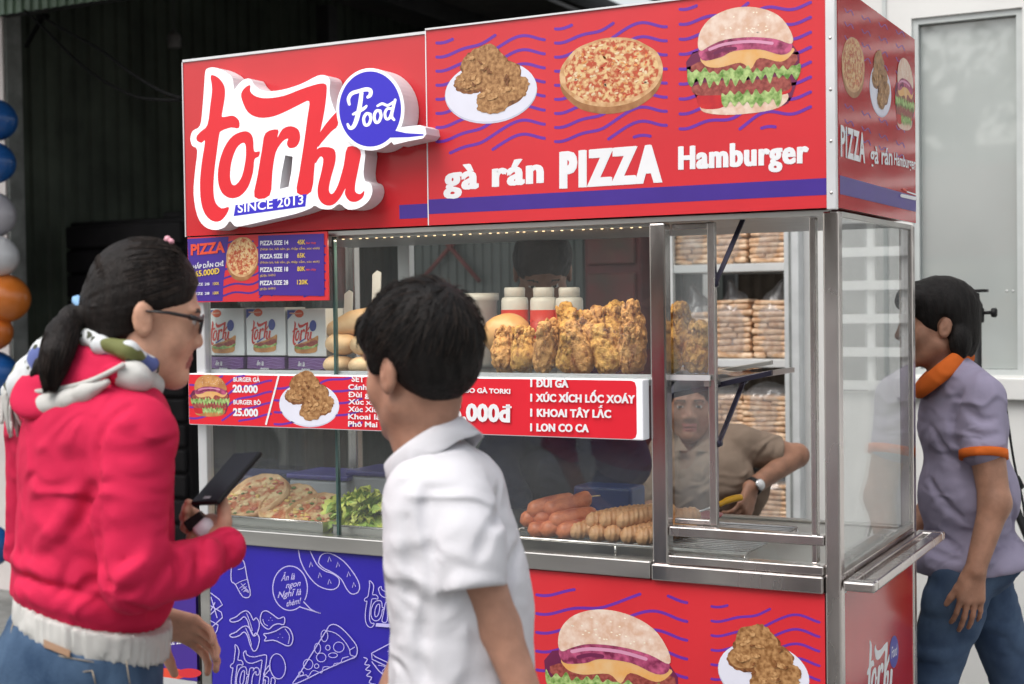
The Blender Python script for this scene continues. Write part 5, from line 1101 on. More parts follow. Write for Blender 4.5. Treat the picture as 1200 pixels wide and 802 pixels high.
for pts in (((242,612,2.40),(229,603,2.425),(219,596,2.41),(221,589,2.385)),((240,620,2.405),(226,613,2.43),(216,606,2.41),(218,599,2.382)),((240,628,2.405),(227,625,2.43),(217,618,2.41),(219,611,2.385)),((243,636,2.40),(232,637,2.42),(224,631,2.405),(225,624,2.385))): S.chain([nd(250,622,2.385)]+[nd(*p) for p in pts],[.012,.0105,.0092,.0086,.0074],.004)
hand(S,lw,unit(np.array(CR)*.85-np.array(CU)*.35+np.array(CV)*.2),unit(-np.array(CU)*.5-np.array(CV)*.8),1,(.45,.6,.4),.95)
solid_obj('body',S,[m_sk1,m_lip,m_brow,m_eyew],woman,head_mats(wf))
# hooded jacket
S=Solid(nd(-10,800,2.62)-.16,nd(225,420,2.3)+.22,.0052); S=Solid(np.min([re,rw_,lw,le,lsx,nb_,nd(95,745,D0)],0)-np.array((.17,.17,.06)),np.max([re,rw_,lw,lsx,nb_],0)+np.array((.17,.17,.12)),.0052)
E=lambda px,py,D,r,k=.05: S.ell(nd(px,py,D),r,bf.ax,k)
E(112,545,2.36,(.168,.118,.17)); E(112,645,2.36,(.157,.122,.14)); E(108,700,2.36,(.150,.121,.09)); E(118,490,2.36,(.135,.085,.07))
S.chain([nd(128,478,2.36),rs],[.07,.066],.03); S.chain([rs,nd(152,600,2.22)],[.066,.060],.012); S.chain([nd(152,600,2.22),re,nd(160,682,2.2)],[.060,.052,.048],.01); S.chain([re,nd(215,668,2.26),nd(262,643,2.325)],[.052,.044,.034],.015)
S.ell(nd(267,641,2.33),(.026,.036,.036),(unit(rw_-re),unit(np.cross(rw_-re,UP)),unit(np.cross(np.cross(rw_-re,UP),rw_-re))),.008)
S.chain([nd(100,480,2.42),lsx],[.07,.062],.03); S.chain([lsx,le],[.062,.052],.015); S.chain([le,nd(135,708,2.6)],[.05,.036],.015)
S.disp(folds(Frame(bf.c,unit(FB+RB*.4),unit(UP*.95-RB*.3)),0,.0016,3,(4,4,10)),.012); S.disp(folds(Frame(rw_,unit(rw_-re),UP),0,.0012,8,(30,12,12)),.01)
for pts,w_,dp in (([(152,476),(122,500),(112,540),(113,600),(118,660),(128,700)],.006,.0045),([(197,648),(180,668),(152,690),(135,700)],.011,.0045),([(200,650),(190,675),(178,698)],.010,.0035),([(196,645),(170,655),(140,662)],.010,.004),([(206,651),(212,668),(212,690)],.009,.005),([(232,644),(236,660),(232,684)],.008,.004),([(252,634),(257,650),(253,676)],.009,.003),([(266,630),(272,645),(268,668)],.008,.0025),
    ([(15,650),(60,668),(100,682),(130,686)],.012,.004),([(20,672),(70,692),(118,704)],.011,.004),([(108,560),(90,600),(62,640)],.020,.003),([(140,712),(170,720),(200,722)],.010,.003)):
    S.crease(pts,w_,dp)
for pts in ([(18,654),(62,668),(108,677)],[(22,690),(74,708),(116,716)],[(190,640),(168,664),(146,678)],[(244,640),(247,655),(244,680)],[(50,640),(80,610),(96,570)]): S.crease(pts,.012,.0025,'u',.018)
hemz=nd(105,716,D0)[2]; S.cut((bf.c[0],bf.c[1],hemz),-UP-rh*.25); 
solid_obj('hooded_jacket',S,m_pink,woman)
S=Solid(nd(105,760,D0)-np.array((.24,.24,.06)),nd(105,700,D0)+np.array((.24,.24,.05)),.005)
S.ell(nd(107,728,D0),(.150,.122,.20),bf.ax,0); S.cut((bf.c[0],bf.c[1],hemz+.006),UP+rh*.25); S.cut((bf.c[0],bf.c[1],hemz-.042),-UP-rh*.27); S.disp(lambda P:.0025*np.sin(np.arctan2(P[:,1]-bf.c[1],P[:,0]-bf.c[0])*110)+.003*vnoise(P*18),.01); solid_obj('hem_band',S,m_rib,woman)
# hood lying on the back
rim=[nd(24,457,2.42),nd(45,468,2.37),(nd(88,463,2.30)),nd(120,450,2.24),nd(150,437,2.22)]
rim=[np.array(p) for p in smooth_path(rim,5)]
S=Solid(np.min(rim,0)-.14,np.max(rim,0)+np.array((.20,.2,.14)),.0048)
hn=unit(UP*.62-np.array(CV)*.66-np.array(CR)*.30); h_a=np.array(CR)*.93+np.array(CU)*.36; h_a=unit(h_a-hn*(h_a@hn)); h_b=np.cross(hn,h_a); hC=nd(84,441,2.32); S.ell(hC,(.112,.075,.026),(h_a,h_b,hn),.02); S.ell(nd(118,426,2.31),(.070,.062,.030),(h_a,h_b,hn),.03)
S.chain([nd(132,436,2.25),nd(158,441,2.265),nd(173,451,2.34),nd(170,462,2.46)],[.016,.0225,.022,.022],.02); S.chain([nd(30,460,2.44),nd(45,440,2.5),nd(90,420,2.5)],[.025,.03,.03],.02)
S.disp(folds(Frame(bf.c,unit(FB),UP),0,.003,5,(12,9,26)),.01); RIM=np.array(rim)
def hoodm(C):
    q=C-hC; s_=(C-nd(156,430,2.3))@unit(np.array(CR)+np.array(CU)*-.35); return ((q@hn<-.010)|(s_>-.004)).astype(int)
solid_obj('hood',S,[m_pink,m_rib],woman,hoodm)
S=Solid(nd(75,465,2.27)-.16,nd(75,465,2.27)+.16,.0045); S.chain([nd(22,462,2.345),nd(38,471,2.31),nd(58,475,2.285),nd(80,470,2.262),nd(102,460,2.245),nd(126,448,2.235)],[.008,.014,.017,.016,.013,.006],.010); S.disp(lambda P:.002*fbm(P*np.array((14,14,40.)),2),.006); solid_obj('hood_lining',S,m_rib,woman)
q=MB(); q.tube([p+Vector((0,0,.004)) for p in smooth_path([nd(24,458,2.36),nd(45,462,2.295),nd(85,456,2.258),nd(115,446,2.235),nd(146,430,2.235)],5)],.0045,m_rib,8); q.build('hood_piping',woman)
# flowered scarf
m_scarf=bpy.data.materials.new('flowered_scarf'); m_scarf.use_nodes=True; n_=m_scarf.node_tree.nodes; L_=m_scarf.node_tree.links; b_=n_['Principled BSDF']; b_.inputs['Roughness'].default_value=.8
tc_=n_.new('ShaderNodeTexCoord'); pr=None
def blot(sc,pos,colr,prev,off):
    t=n_.new('ShaderNodeTexNoise'); t.inputs['Scale'].default_value=sc; t.inputs['Detail'].default_value=1; mp=n_.new('ShaderNodeMapping'); mp.inputs['Location'].default_value=off; L_.new(tc_.outputs['Object'],mp.inputs[0]); L_.new(mp.outputs[0],t.inputs['Vector'])
    r=n_.new('ShaderNodeValToRGB'); r.color_ramp.elements[0].position=pos; r.color_ramp.elements[1].position=pos+.02; L_.new(t.outputs['Fac'],r.inputs[0]); m=n_.new('ShaderNodeMixRGB'); L_.new(r.outputs[0],m.inputs[0])
    if prev is None: m.inputs[1].default_value=(.62,.64,.65,1)
    else: L_.new(prev,m.inputs[1])
    m.inputs[2].default_value=colr+(1,); return m.outputs[0]
pr=blot(17,.55,(.14,.15,.045),None,(0,0,0)); pr=blot(20,.63,(.10,.13,.34),pr,(3,1,2)); pr=blot(40,.66,(.05,.055,.03),pr,(7,5,1)); L_.new(pr,b_.inputs['Base Color'])
S=Solid(np.min([nd(0,520,2.45),nd(200,430,2.4)],0)-.15,np.max([nd(0,360,2.5),nd(200,360,2.5)],0)+.12,.0045)
S.chain([nd(92,388,2.36),nd(118,404,2.285),nd(150,412,2.27),nd(176,428,2.31),nd(194,441,2.38)],[.020,.016,.0145,.0135,.012],.012); S.chain([nd(92,388,2.36),nd(82,395,2.46),nd(100,400,2.55),nd(150,420,2.56),nd(190,440,2.46)],[.03,.03,.028,.025,.018],.015)
S.chain([nd(90,392,2.36),nd(62,420,2.36),nd(38,444,2.375),nd(18,462,2.39)],[.028,.034,.034,.024],.02); S.chain([nd(60,425,2.35),nd(50,455,2.345)],[.03,.025],.02)
S.disp(folds(Frame(bf.c,unit(FB+UP),UP),0,.0035,2,(40,12,18)),.01); solid_obj('scarf',S,m_scarf,woman)
rnd=random.Random(3); q=MB()
for i in range(16):
    x=5+i*.95; a=nd(x,457+rnd.uniform(-3,3),2.37+rnd.uniform(-.01,.01)); q.tube(smooth_path([a,a+np.array((rnd.uniform(-.004,.004),rnd.uniform(-.01,.0),-.03)),a+np.array((rnd.uniform(-.008,.008),rnd.uniform(-.01,.01),-.058-rnd.uniform(0,.022)))],3),.003,m_rib,5)
q.build('scarf_fringe',woman)
# hair, ponytail, tie, clip, glasses
S=Solid(np.min([wf.c,nd(50,470,2.4)],0)-.15,np.max([wf.c],0)+.17,.0038); Eh=lambda c,r,kk=.01,op='u': S.ell(wf(*c),np.array(r)*.93,wf.ax,kk,op)
Eh((0,-.012,.042),(.0785,.098,.093)); Eh((0,-.050,-.008),(.068,.056,.066),.03); Eh((0,.118,-.055),(.09,.075,.135),.012,'s'); Eh((0,.02,-.135),(.2,.14,.085),.01,'s')
Eh((.0,.10,.09),(.006,.06,.06),.01,'s') if False else None
tie=nd(94,362,2.335)
S.chain([wf(0,-.070,.012),tie],[.036,.010],.02); S.chain([wf(.045,-.050,-.045),tie],[.014,.010],.02); S.chain([tie,nd(84,372,2.32),nd(73,391,2.295),nd(67,414,2.275),nd(62,435,2.262),nd(58,456,2.257)],[.010,.019,.025,.025,.019,.005],.008); S.chain([nd(66,405,2.29),nd(47,430,2.28),nd(36,441,2.28)],[.014,.010,.003],.012)
for s in (-1,1): Eh((s*.088,-.012,-.014),(.030,.022,.033),.006,'s')
hax=unit(wf(0,.06,.06)-tie); h1=unit(np.cross(hax,UP)); h2=np.cross(hax,h1)
def sweep(P):
    v=P-tie; al=v@hax; an=np.arctan2(v@h1,v@h2); tail=al<.0; x,y,z=wf.inv(P)
    a_=.0016*vnoise(np.stack([an*26,al*10,an*0],1))+.0009*vnoise(np.stack([an*70,al*14,an*0+4],1)); b_=.0018*vnoise(np.stack([(P@np.array(CR))*170+z*60,P[:,2]*14,(P@np.array(CV))*170],1))+.001*vnoise(np.stack([(P@np.array(CR))*420,P[:,2]*22,(P@np.array(CV))*420],1))
    return np.where(tail,b_,a_)
S.disp(sweep,.006)
solid_obj('hair',S,m_hair2,woman)
rnd=random.Random(12); rts=[]; m_hairl=hairm('brown_hair_sheen',(.030,.021,.017)); q=MB(); td=unit(((tie-wf(0,-.012,.042))@np.stack(wf.ax,1))/np.array((.0785,.098,.093)))
for k in range(620):
    th=rnd.uniform(.15,2.99); d0=unit((math.cos(th)*1.0,rnd.uniform(.15,.75),math.sin(th)*1.05-.05+rnd.uniform(-.1,.1)))
    pts=[]
    for t in (0,.18,.36,.54,.72,.88,1):
        d=unit(d0*(1-t)+td*t); g=1.006+.010*math.sin(t*3.14)*rnd.random(); p=wf(*(d*np.array((.0785,.098,.093))*g+np.array((0,-.012,.042)))); 
        if t>.7: p=p*(1-(t-.7)/.3)+tie*((t-.7)/.3)
        pts.append(p)
    if wf.inv(pts[0])[1]>.09: continue
    q.tube(smooth_path(pts,2),[.0006]*10+[.0007]*3,m_hairl if k%3==0 else m_hair2,3)
tc=[nd(94,362,2.335),nd(84,372,2.32),nd(73,391,2.295),nd(67,414,2.275),nd(62,435,2.262),nd(58,456,2.257)]; tr=(.010,.020,.0265,.0265,.021,.010)
for k in range(420):
    a=rnd.uniform(0,6.28); da=rnd.uniform(-.5,.5); g=rnd.uniform(.85,1.06); e=rnd.uniform(.75,1); pts=[]
    for i,c in enumerate(tc): pts.append(c+(np.array(CR)*math.cos(a+da*i/5)-np.array(CV)*math.sin(a+da*i/5))*tr[i]*g+UP*rnd.uniform(-.002,.002)-(UP*.02*(1-e) if i==5 else 0))
    q.tube(smooth_path(pts,3),[.0007]*12+[.0005]*4,m_hairl if k%3==0 else m_hair2,3)
q.build('hair_strands',woman)
q=MB(); a=unit(nd(83,372,2.32)-wf(0,-.075,.0)); q.lathe(tie,[(.017,-.008),(.0225,-.005),(.0225,.005),(.017,.008)],M('light_blue_elastic',(.22,.42,.68),.6),18,axis=a); q.build('hair_tie',woman)
q=MB(); pc=wf(.012,.012,.137); q.sphere(pc,(.006,.006,.007),M('pink_clip',(.75,.35,.42),.35),12,8); q.sphere(pc+np.array((.008,.0,-.003)),(.005,.005,.005),M('pink_clip',(.75,.35,.42),.35),10,6); q.build('hair_clip',woman)
gl_=empty('glasses',(0,0,0)); gl_.parent=woman; m_gf=M('black_glasses_frame',(.012,.011,.012),.3); 
def wpart(q,name): 
    o=q.build(name,woman); return o
q=MB()
for s in (-1,1):
    q.tube([wf(s*.083,-.01,.004),wf(s*.080,.03,.008),wf(s*.073,.066,.008)],[.0030,.0058,.0068],m_gf,8,flat=.5); q.tube([wf(s*.073,.066,.008),wf(s*.062,.088,.006)],.0045,m_gf,8)
    q.tube([wf(s*.033+math.cos(t)*.027,.100-abs(math.cos(t)+s*0)*0.0-.010*((s*math.cos(t)+1)/2),-.001+math.sin(t)*.016) for t in [i*.2618 for i in range(25)]],.0022,m_gf,6,cap=False)
q.tube([wf(-.007,.1,.002),wf(.007,.1,.002)],.002,m_gf,6); bpy.data.objects.remove(gl_); gl_=q.build('glasses',woman)
q=MB()
for s in (-1,1): q.prism([wf(s*.033+math.cos(t)*.026,.0995-.010*((s*math.cos(t)+1)/2),-.001+math.sin(t)*.015) for t in [i*.3142 for i in range(20)]],wf.F*.001,m_glass)
q.build('lenses',gl_)
# jeans
def legs(name,parent,S,mat,matfn=None): return solid_obj(name,S,mat,parent,matfn)
S=Solid((bf.c[0]-.28,bf.c[1]-.28,-.0),(bf.c[0]+.28,bf.c[1]+.28,1.0),.007); hc=nd(97,765,D0); hc[2]=.86
S.ell(hc,(.158,.125,.16),bf.ax,.03); S.ell(hc-FB*.05-UP*.03,(.14,.10,.12),bf.ax,.04)
for s in (-1,1): S.chain([hc+RB*s*.078-UP*.05,hc+RB*s*.085-UP*.42+FB*.02,hc+RB*s*.085-UP*.80],[.088,.062,.05],.02)
S.cut((bf.c[0],bf.c[1],hemz-.030),UP+rh*.25); S.disp(folds(Frame(hc,FB,UP),0,.0035,4,(9,9,20)),.01); jo=solid_obj('jeans',S,m_jean,woman)
q=MB(); lb=nd(66,733,2.26)
def onhip(px,py): d=np.array(ray(px,py)); d=d/np.linalg.norm(d); o=np.array(CAM); A=np.stack([bf.R/.162,bf.F/.129,UP/.165]); oo=A@(o-hc); dd=A@d; bq=oo@dd; t=(-bq-math.sqrt(max(0,bq*bq-(dd@dd)*(oo@oo-1))))/(dd@dd); return Vector(o+d*(t-.001))
for pts in ([(4,752),(40,762),(75,770),(110,776)],[(20,790),(60,793),(108,786)],[(20,790),(21,802)],[(108,786),(112,802)],[(148,775),(152,802)],[(18,722),(14,735),(11,755)]): q.tube([onhip(*p) for p in pts],.0010,M('tan_stitching',(.40,.33,.24),.7),5)
q.prism([onhip(52,750),onhip(83,763),onhip(82,771),onhip(52,759)],onhip(66,741)-Vector(hc) and (Vector(onhip(66,760))-Vector(hc)).normalized()*.004,M('leather_patch',(.28,.16,.09),.6)); q.build('pocket_stitching',jo)
for s in (-1,1):
    S=Solid(hc*[1,1,0]+RB*s*.085-.16-np.array((0,0,-.16)),hc*[1,1,0]+RB*s*.085+.2,.006); a=hc*[1,1,0]+RB*s*.085+np.array((0,0,.045)); S.chain([a-FB*.06,a+FB*.10],[.044,.036],.02); S.cap(a,a+np.array((0,0,.06)),.04,.045,.02); S.cut((0,0,.004),(0,0,-1)); solid_obj('shoe',S,m_black,woman)
# phone and what she holds under it
ph=empty('phone',PD(265,566,2.42),'black phone held up in the hand of the ponytailed woman','phone')
A_,B_=nd(229,592,2.36),nd(279,535,2.45); Lx=unit(B_-A_); Wx=unit(np.array(CR)*.75+np.array(CV)*-.5+np.array(CU)*.1); Wx=unit(Wx-Lx*(Wx@Lx)); Nx=np.cross(Lx,Wx); cc=(A_+B_)/2+Wx*.024+np.array(CU)*.002
q=MB(); q.obox(cc,(Lx,Wx,Nx),(.066,.033,.0042),m_black,.003); q.build('phone_case',ph); q=MB(); sgn=-1 if Nx@np.array(CV)>0 else 1
scr=M('phone_glass',(.008,.007,.012),.22,var=0,spec=.12); q.obox(cc+Nx*sgn*.0046,(Lx,Wx,Nx),(.063,.030,.0003),scr); q.build('screen',ph)
q=MB(); q.obox(cc+Lx*-.055+Nx*sgn*.0051,(Lx,Wx,Nx),(.003,.008,.0002),M('grey_key',(.25,.25,.26),.4)); q.build('home_button',ph)
q=MB(); c1=nd(229,611,2.38); q.obox(c1,(unit(np.array(CR)*.8+np.array(CU)*.55),unit(np.array(CU)*.8-np.array(CR)*.55),np.array(CV)),(.017,.010,.010),m_black,.003); tag(q.build('black_power_bank'),'small black block held beneath the phone','power bank')
q=MB(); a,b=nd(232,629,2.36),nd(250,612,2.37); q.tube([a,a+(b-a)*.1,a+(b-a)*.85,b],[.011,.0165,.0165,.009],M('white_gloss_plastic',(.66,.64,.68),.25),18); q.tube([b,b+(b-a)*.35],.004,M('white_gloss_plastic',(.66,.64,.68),.25),8); tag(q.build('white_cable_reel'),'small white round gadget held in the hand below the phone','gadget')
def shirt_collar(name,parent,c,F,tilt,rx,ry,hgt,flare,mat,gap=.35,tip=.02):
    """folded shirt collar: stand inside, leaf outside, open at the front; tilt lowers the front"""
    F=unit(F); R=unit(np.cross(F,UP)); F2=F*math.cos(tilt)-UP*math.sin(tilt); U2=np.cross(R,F2); N=48; rows=[]
    prof=((0,-.016,1.0),(.001,.004,1.0),(.003,.0085,1.02),(.0065,.0075,1.04),(.010,-.002,1.0),(flare,-hgt,1.0),(flare-.0028,-hgt-.0005,1.0),(.0065,-.001,1.0),(.0035,.0035,1.0))
    V=[]; Fc=[]
    for i in range(N+1):
        th=gap+(2*math.pi-2*gap)*i/N; fr=max(0,math.cos(th)); e=tip*fr**3
        for (dr,dz,k) in prof:
            lo=1 if dz<-.01 and dr>.004 else 0
            V.append(c+R*math.sin(th)*(rx+dr)+F2*math.cos(th)*(ry+dr+e*.5*lo)+U2*(dz-e*lo+.0012*math.sin(th*9)*lo))
    n=len(prof)
    for i in range(N):
        for j in range(n): Fc.append((i*n+j,i*n+(j+1)%n,(i+1)*n+(j+1)%n,(i+1)*n+j))
    Fc.append(tuple(range(n))); Fc.append(tuple(N*n+j for j in range(n))[::-1]); q=MB(); q.add([Vector(v) for v in V],Fc,mat,True); return q.build(name,parent)
# ---------------------------------------------------------------- boy in the white shirt, walking left
D1=2.25
hf=face_frame(.78,-1,.08,roll=-.06); hf.c=nd(455,440,2.19)+(hf.R*.077+hf.F*.012+hf.U*.012)
tf=face_frame(.45,-1,0,nd(540,680,D1)); F1,R1=tf.F,tf.R
boy=empty('person',(tf.c[0],tf.c[1],0),'black haired boy in a white short sleeved shirt walking past the cart','person')
m_sk2=skin('skin_boy',(.36,.185,.125)); nb2=nd(497,520,2.26); ls=nd(548,582,2.17); lel=nd(585,735,2.15); lwr=nd(640,880,2.12); rs2=nd(520,570,2.42); rel=nd(500,720,2.46); rwr=nd(450,830,2.38)
S=Solid(np.min([hf.c,lwr,rwr,rel],0)-.17,np.max([hf.c,lwr,rs2,rel],0)+.17,.0042)
head(S,hf,nb2,.042); S.ell(nd(538,630,D1),(.10,.065,.14),tf.ax,.04); S.chain([nb2,ls],[.034,.028],.03); S.chain([nb2,rs2],[.034,.028],.03); S.chain([ls,nd(558,660,2.15),lel,lwr],[.028,.036,.031,.023],.015); S.chain([rs2,rel,rwr],[.028,.031,.024],.015); S.ell(nd(540,780,D1),(.10,.07,.14),tf.ax,.05)
hand(S,lwr,unit(lwr-lel),unit(R1),-1,(.3,.4,.3),.95); hand(S,rwr,unit(rwr-rel),unit(-R1),1,(.4,.5,.3),.95)
solid_obj('body',S,[m_sk2,m_lip,m_brow,m_eyew],boy,head_mats(hf))
S=Solid(np.min([nd(540,900,D1),ls,rs2],0)-.20,np.max([nb2,ls,rs2],0)+.18,.005); E=lambda px,py,D,r,k=.05: S.ell(nd(px,py,D),r,tf.ax,k)
E(526,625,D1,(.140,.092,.14)); E(542,720,D1,(.142,.108,.17)); E(543,830,D1,(.145,.112,.15)); E(516,568,2.26,(.105,.066,.042),.05)
S.chain([nd(508,540,2.25),nd(534,574,2.19)],[.046,.048],.03); S.chain([nd(515,540,2.3),rs2,nd(505,680,2.45)],[.05,.055,.056],.02)
S.disp(folds(Frame(tf.c,unit(F1+R1*.3),unit(UP+F1*.35)),0,.0028,11,(5,5,12)),.013); S.disp(folds(Frame(tf.c,unit(F1),UP),0,.0010,21,(14,14,34)),.01)
ad=unit(nd(551,690,2.135)-nd(547,600,2.16)+np.array(CR)*.01); B=Solid(S.lo,S.lo+S.h*(S.n-1.5),S.h); assert (B.n==S.n).all(); B.chain([nd(526,566,2.2),nd(540,592,2.175),nd(549,632,2.15),nd(552,700,2.135)],[.046,.053,.055,.057],.012); B.disp(folds(Frame(nd(549,632,2.15),unit(F1),unit(UP+F1*.5)),0,.002,13,(9,9,22)),.01); e1=nd(552,692,2.135); B.cut(e1,ad); B.ell(e1+ad*.004,(.046,.046,.016),None,.004,'s'); S.join(B,.008)
for pts,w_,dp in (([(500,572),(499,610),(504,650)],.012,.004),([(590,600),(572,632),(560,655)],.014,.003),([(612,640),(600,690),(600,740)],.018,.004),([(470,600),(476,660),(474,730)],.018,.003),([(498,700),(490,750),(494,800)],.016,.004)): S.crease(pts,w_,dp)
S.cut((0,0,.60),(0,0,-1)); solid_obj('white_shirt',S,m_wsh,boy)
shirt_collar('collar',boy,nd(499,523,2.265),F1,.60,.060,.069,.034,.020,m_wsh,gap=.25,tip=.025)
S=Solid(hf.c-.16,hf.c+.17,.0036); Eh=lambda c,r,kk=.01,op='u': S.ell(hf(*c),r,hf.ax,kk,op)
Eh((0,-.014,.043),(.086,.104,.091)); Eh((0,-.050,.000),(.070,.050,.064),.03); Eh((0,.048,.058),(.072,.048,.040),.02); Eh((0,-.155,-.118),(.13,.085,.07),.02,'s'); Eh((0,.108,-.055),(.12,.078,.100),.012,'s'); Eh((0,.03,-.130),(.2,.13,.085),.012,'s')
for s in (-1,1): Eh((s*.09,-.006,-.022),(.026,.026,.036),.008,'s'); Eh((s*.071,.026,.012),(.010,.012,.022),.01)
wh=hf(.012,-.075,.105)
def hairn(P):
    x,y,z=hf.inv(P); q=P-wh; r=np.linalg.norm(q,axis=1)+1e-5; u=q/r[:,None]; e1=hf.R; e2=hf.F; an=np.arctan2(q@e2,q@e1); return .0016*vnoise(np.stack([an*11,r*16,an*0],1))+.0014*vnoise(np.stack([an*30,r*22,an*0+3],1))+.0009*vnoise(np.stack([an*75,r*30,an*0+9],1))+.0016*vnoise(np.stack([x*30,y*30,z*30],1))
S.disp(hairn,.009); solid_obj('hair',S,m_hair,boy)
rnd=random.Random(9); rts=[]
for k in range(1100):
    th=rnd.uniform(-3.14,3.14); el=rnd.uniform(-.25,1.3); d=np.array((math.cos(th)*math.cos(el),math.sin(th)*math.cos(el),math.sin(el)))
    if d[1]>.55 and d[2]<.25: continue
    p=hf(*(d*np.array((.0845,.1025,.0895))+np.array((0,-.014,.042)))); w0=hf.R*d[0]+hf.F*d[1]+hf.U*d[2]; t=p-wh; t=t-w0*(t@w0); t=unit(t+1e-6); t=rot(t,w0,rnd.uniform(-.25,.25))
    rts.append((Vector(p),Vector(p+t*.016+w0*.004),Vector(p+t*.034+w0*rnd.uniform(-.001,.006)),.0007))
for k in range(260):
    u_=rnd.uniform(-1,1); d=unit((u_*.95,.62,.55)); p=hf(*(d*np.array((.085,.103,.090))+np.array((0,-.014,.043)))); q_=hf(u_*.074,.094-.03*u_*u_,.050+rnd.uniform(-.018,.014)); rts.append((Vector(p),Vector((p+q_)/2+hf.F*.010+hf.U*.006),Vector(q_),.0011))
strands('hair_strands',boy,rts[::2],m_hair); strands('hair_strands',boy,rts[1::2],hairm('brown_hair_sheen',(.030,.021,.017)))
S=Solid((tf.c[0]-.3,tf.c[1]-.35,0),(tf.c[0]+.3,tf.c[1]+.35,.80),.007); hc1=np.array((tf.c[0],tf.c[1],.68)); S.ell(hc1,(.13,.10,.13),tf.ax,.03)
S.chain([hc1+R1*.07-UP*.05,hc1+R1*.07-UP*.33+F1*.10,hc1+R1*.07-UP*.64+F1*.05],[.078,.058,.048],.02); S.chain([hc1-R1*.07-UP*.05,hc1-R1*.07-UP*.33-F1*.02,hc1-R1*.07-UP*.61-F1*.14],[.078,.058,.048],.02); solid_obj('trousers',S,M('dark_trousers',(.02,.022,.03),.85),boy)
# ---------------------------------------------------------------- woman in the polo shirt behind the cart's right side
D2=3.95
kf=face_frame(.05,-1,.02,k=1.0); kf.c=nd(1108,384,3.87)+(kf.R*.077+kf.F*.012+kf.U*.012)
uf=face_frame(.0,-1,0,nd(1135,560,D2)); F2,R2=uf.F,uf.R
lady=empty('person',(uf.c[0],uf.c[1],0),'woman in a grey polo shirt with orange collar walking behind the cart','person'); m_sk3=skin('skin_brown',(.36,.185,.12))
n3=nd(1112,430,D2); s3=nd(1150,470,3.82); e3=nd(1166,590,3.76); w3=nd(1143,668,3.74); s3r=nd(1128,468,4.10); e3r=nd(1100,580,4.15); w3r=nd(1060,640,4.1)
S=Solid(np.min([kf.c,w3,w3r,n3],0)-.22,np.max([kf.c,s3r,e3],0)+.2,.0045)
head(S,kf,n3,.052); S.ell(nd(1132,520,D2),(.11,.08,.15),uf.ax,.04); S.chain([n3,s3,nd(1156,525,3.79),e3,w3],[.04,.035,.046,.040,.027],.02); S.chain([n3,s3r,e3r,w3r],[.05,.05,.04,.027],.02); S.ell(nd(1135,650,D2),(.11,.09,.12),uf.ax,.05)
hand(S,w3,unit(nd(1137,715,3.74)-w3),unit(R2),-1,((.25,.35,.3),(.2,.3,.25),(.2,.3,.25),(.2,.35,.3)),.95,thumb=(.85,.42,.2),k2=.003); hand(S,w3r,unit(-UP+F2*.4),unit(-R2),1,(.3,.4,.3),1.0)
solid_obj('body',S,[m_sk3,m_lip,m_brow,m_eyew],lady,head_mats(kf))
S=Solid(np.min([nd(1040,690,3.7),nd(1210,690,4.2)],0)-.12,np.max([n3,nd(1210,420,4.2)],0)+.16,.0055); E=lambda px,py,D,r,k=.05: S.ell(nd(px,py,D),r,uf.ax,k)
E(1128,500,D2,(.165,.120,.13)); E(1134,580,D2,(.165,.135,.16)); E(1138,655,D2,(.178,.165,.10)); E(1122,460,D2,(.12,.08,.045))
S.chain([nd(1120,440,3.9),s3],[.06,.068],.03); S.chain([s3,nd(1152,522,3.79)],[.064,.062],.012); S.chain([nd(1120,440,4.0),s3r,nd(1115,520,4.13)],[.06,.066,.064],.02)
S.disp(folds(Frame(uf.c,unit(F2+R2*.3),unit(UP-F2*.3)),0,.003,31,(5,5,14)),.013); pz=nd(1138,661,D2)[2]
for pts,w_,dp in (([(1128,455),(1116,485),(1116,525)],.011,.006),([(1082,622),(1108,634),(1132,652)],.012,.006),([(1080,640),(1104,650),(1126,656)],.011,.005),([(1086,560),(1104,590),(1128,610)],.014,.005),([(1180,560),(1190,600),(1186,640)],.013,.005),([(1090,500),(1106,530),(1124,545)],.013,.004),([(1128,480),(1150,492),(1170,490)],.011,.004),([(1130,505),(1150,512),(1172,508)],.010,.004),([(1150,640),(1175,636),(1195,622)],.012,.005)): S.crease(pts,w_,dp)
S.cut(nd(1138,664,D2),(-.10*F2[0],-.10*F2[1],-1))
ca=nd(1152,520,3.79)
def polom(C): q=C-ca; return ((np.linalg.norm(q-np.outer(q@UP,UP),axis=1)<.085)&(np.abs(q@unit(nd(1152,522,3.79)-s3)-.050)<.016)&((C-uf.c)@R2<-.075)).astype(int)
solid_obj('polo_shirt',S,[m_polo,m_oran],lady)
q=MB(); sa=unit(nd(1152,522,3.79)-s3); q.lathe(nd(1152,520,3.79)+sa*.030,[(.052,-.011),(.0632,-.0115),(.0638,.0),(.0632,.0115),(.050,.011)],m_oran,32,axis=sa); q.build('sleeve_band',lady)
S=Solid(n3-.17,n3+.17,.004); cpp=[np.array(p) for p in smooth_path([nd(1136,420,3.95),nd(1122,428,3.865),nd(1103,442,3.845),nd(1086,455,3.875),nd(1077,461,3.94),nd(1084,452,4.03),nd(1112,430,4.06),nd(1136,420,3.95)],6)]
for dz,r in ((0,.0105),(.012,.010),(.024,.0085)): S.chain([p+UP*dz+(unit(nd(1106,440,3.95)-p)*[1,1,0])*dz*.35 for p in cpp],[r]*len(cpp),.014)
solid_obj('collar',S,m_oran,lady)
S=Solid(kf.c-.19,kf.c+.18,.0042); Eh=lambda c,r,kk=.01,op='u': S.ell(kf(*c),r,kf.ax,kk,op)
Eh((0,-.018,.036),(.088,.110,.095)); Eh((0,-.068,-.035),(.080,.056,.075),.03); Eh((0,.05,.06),(.075,.055,.05),.02); Eh((0,.112,-.065),(.13,.085,.115),.014,'s'); Eh((0,.075,-.115),(.2,.10,.1),.012,'s')
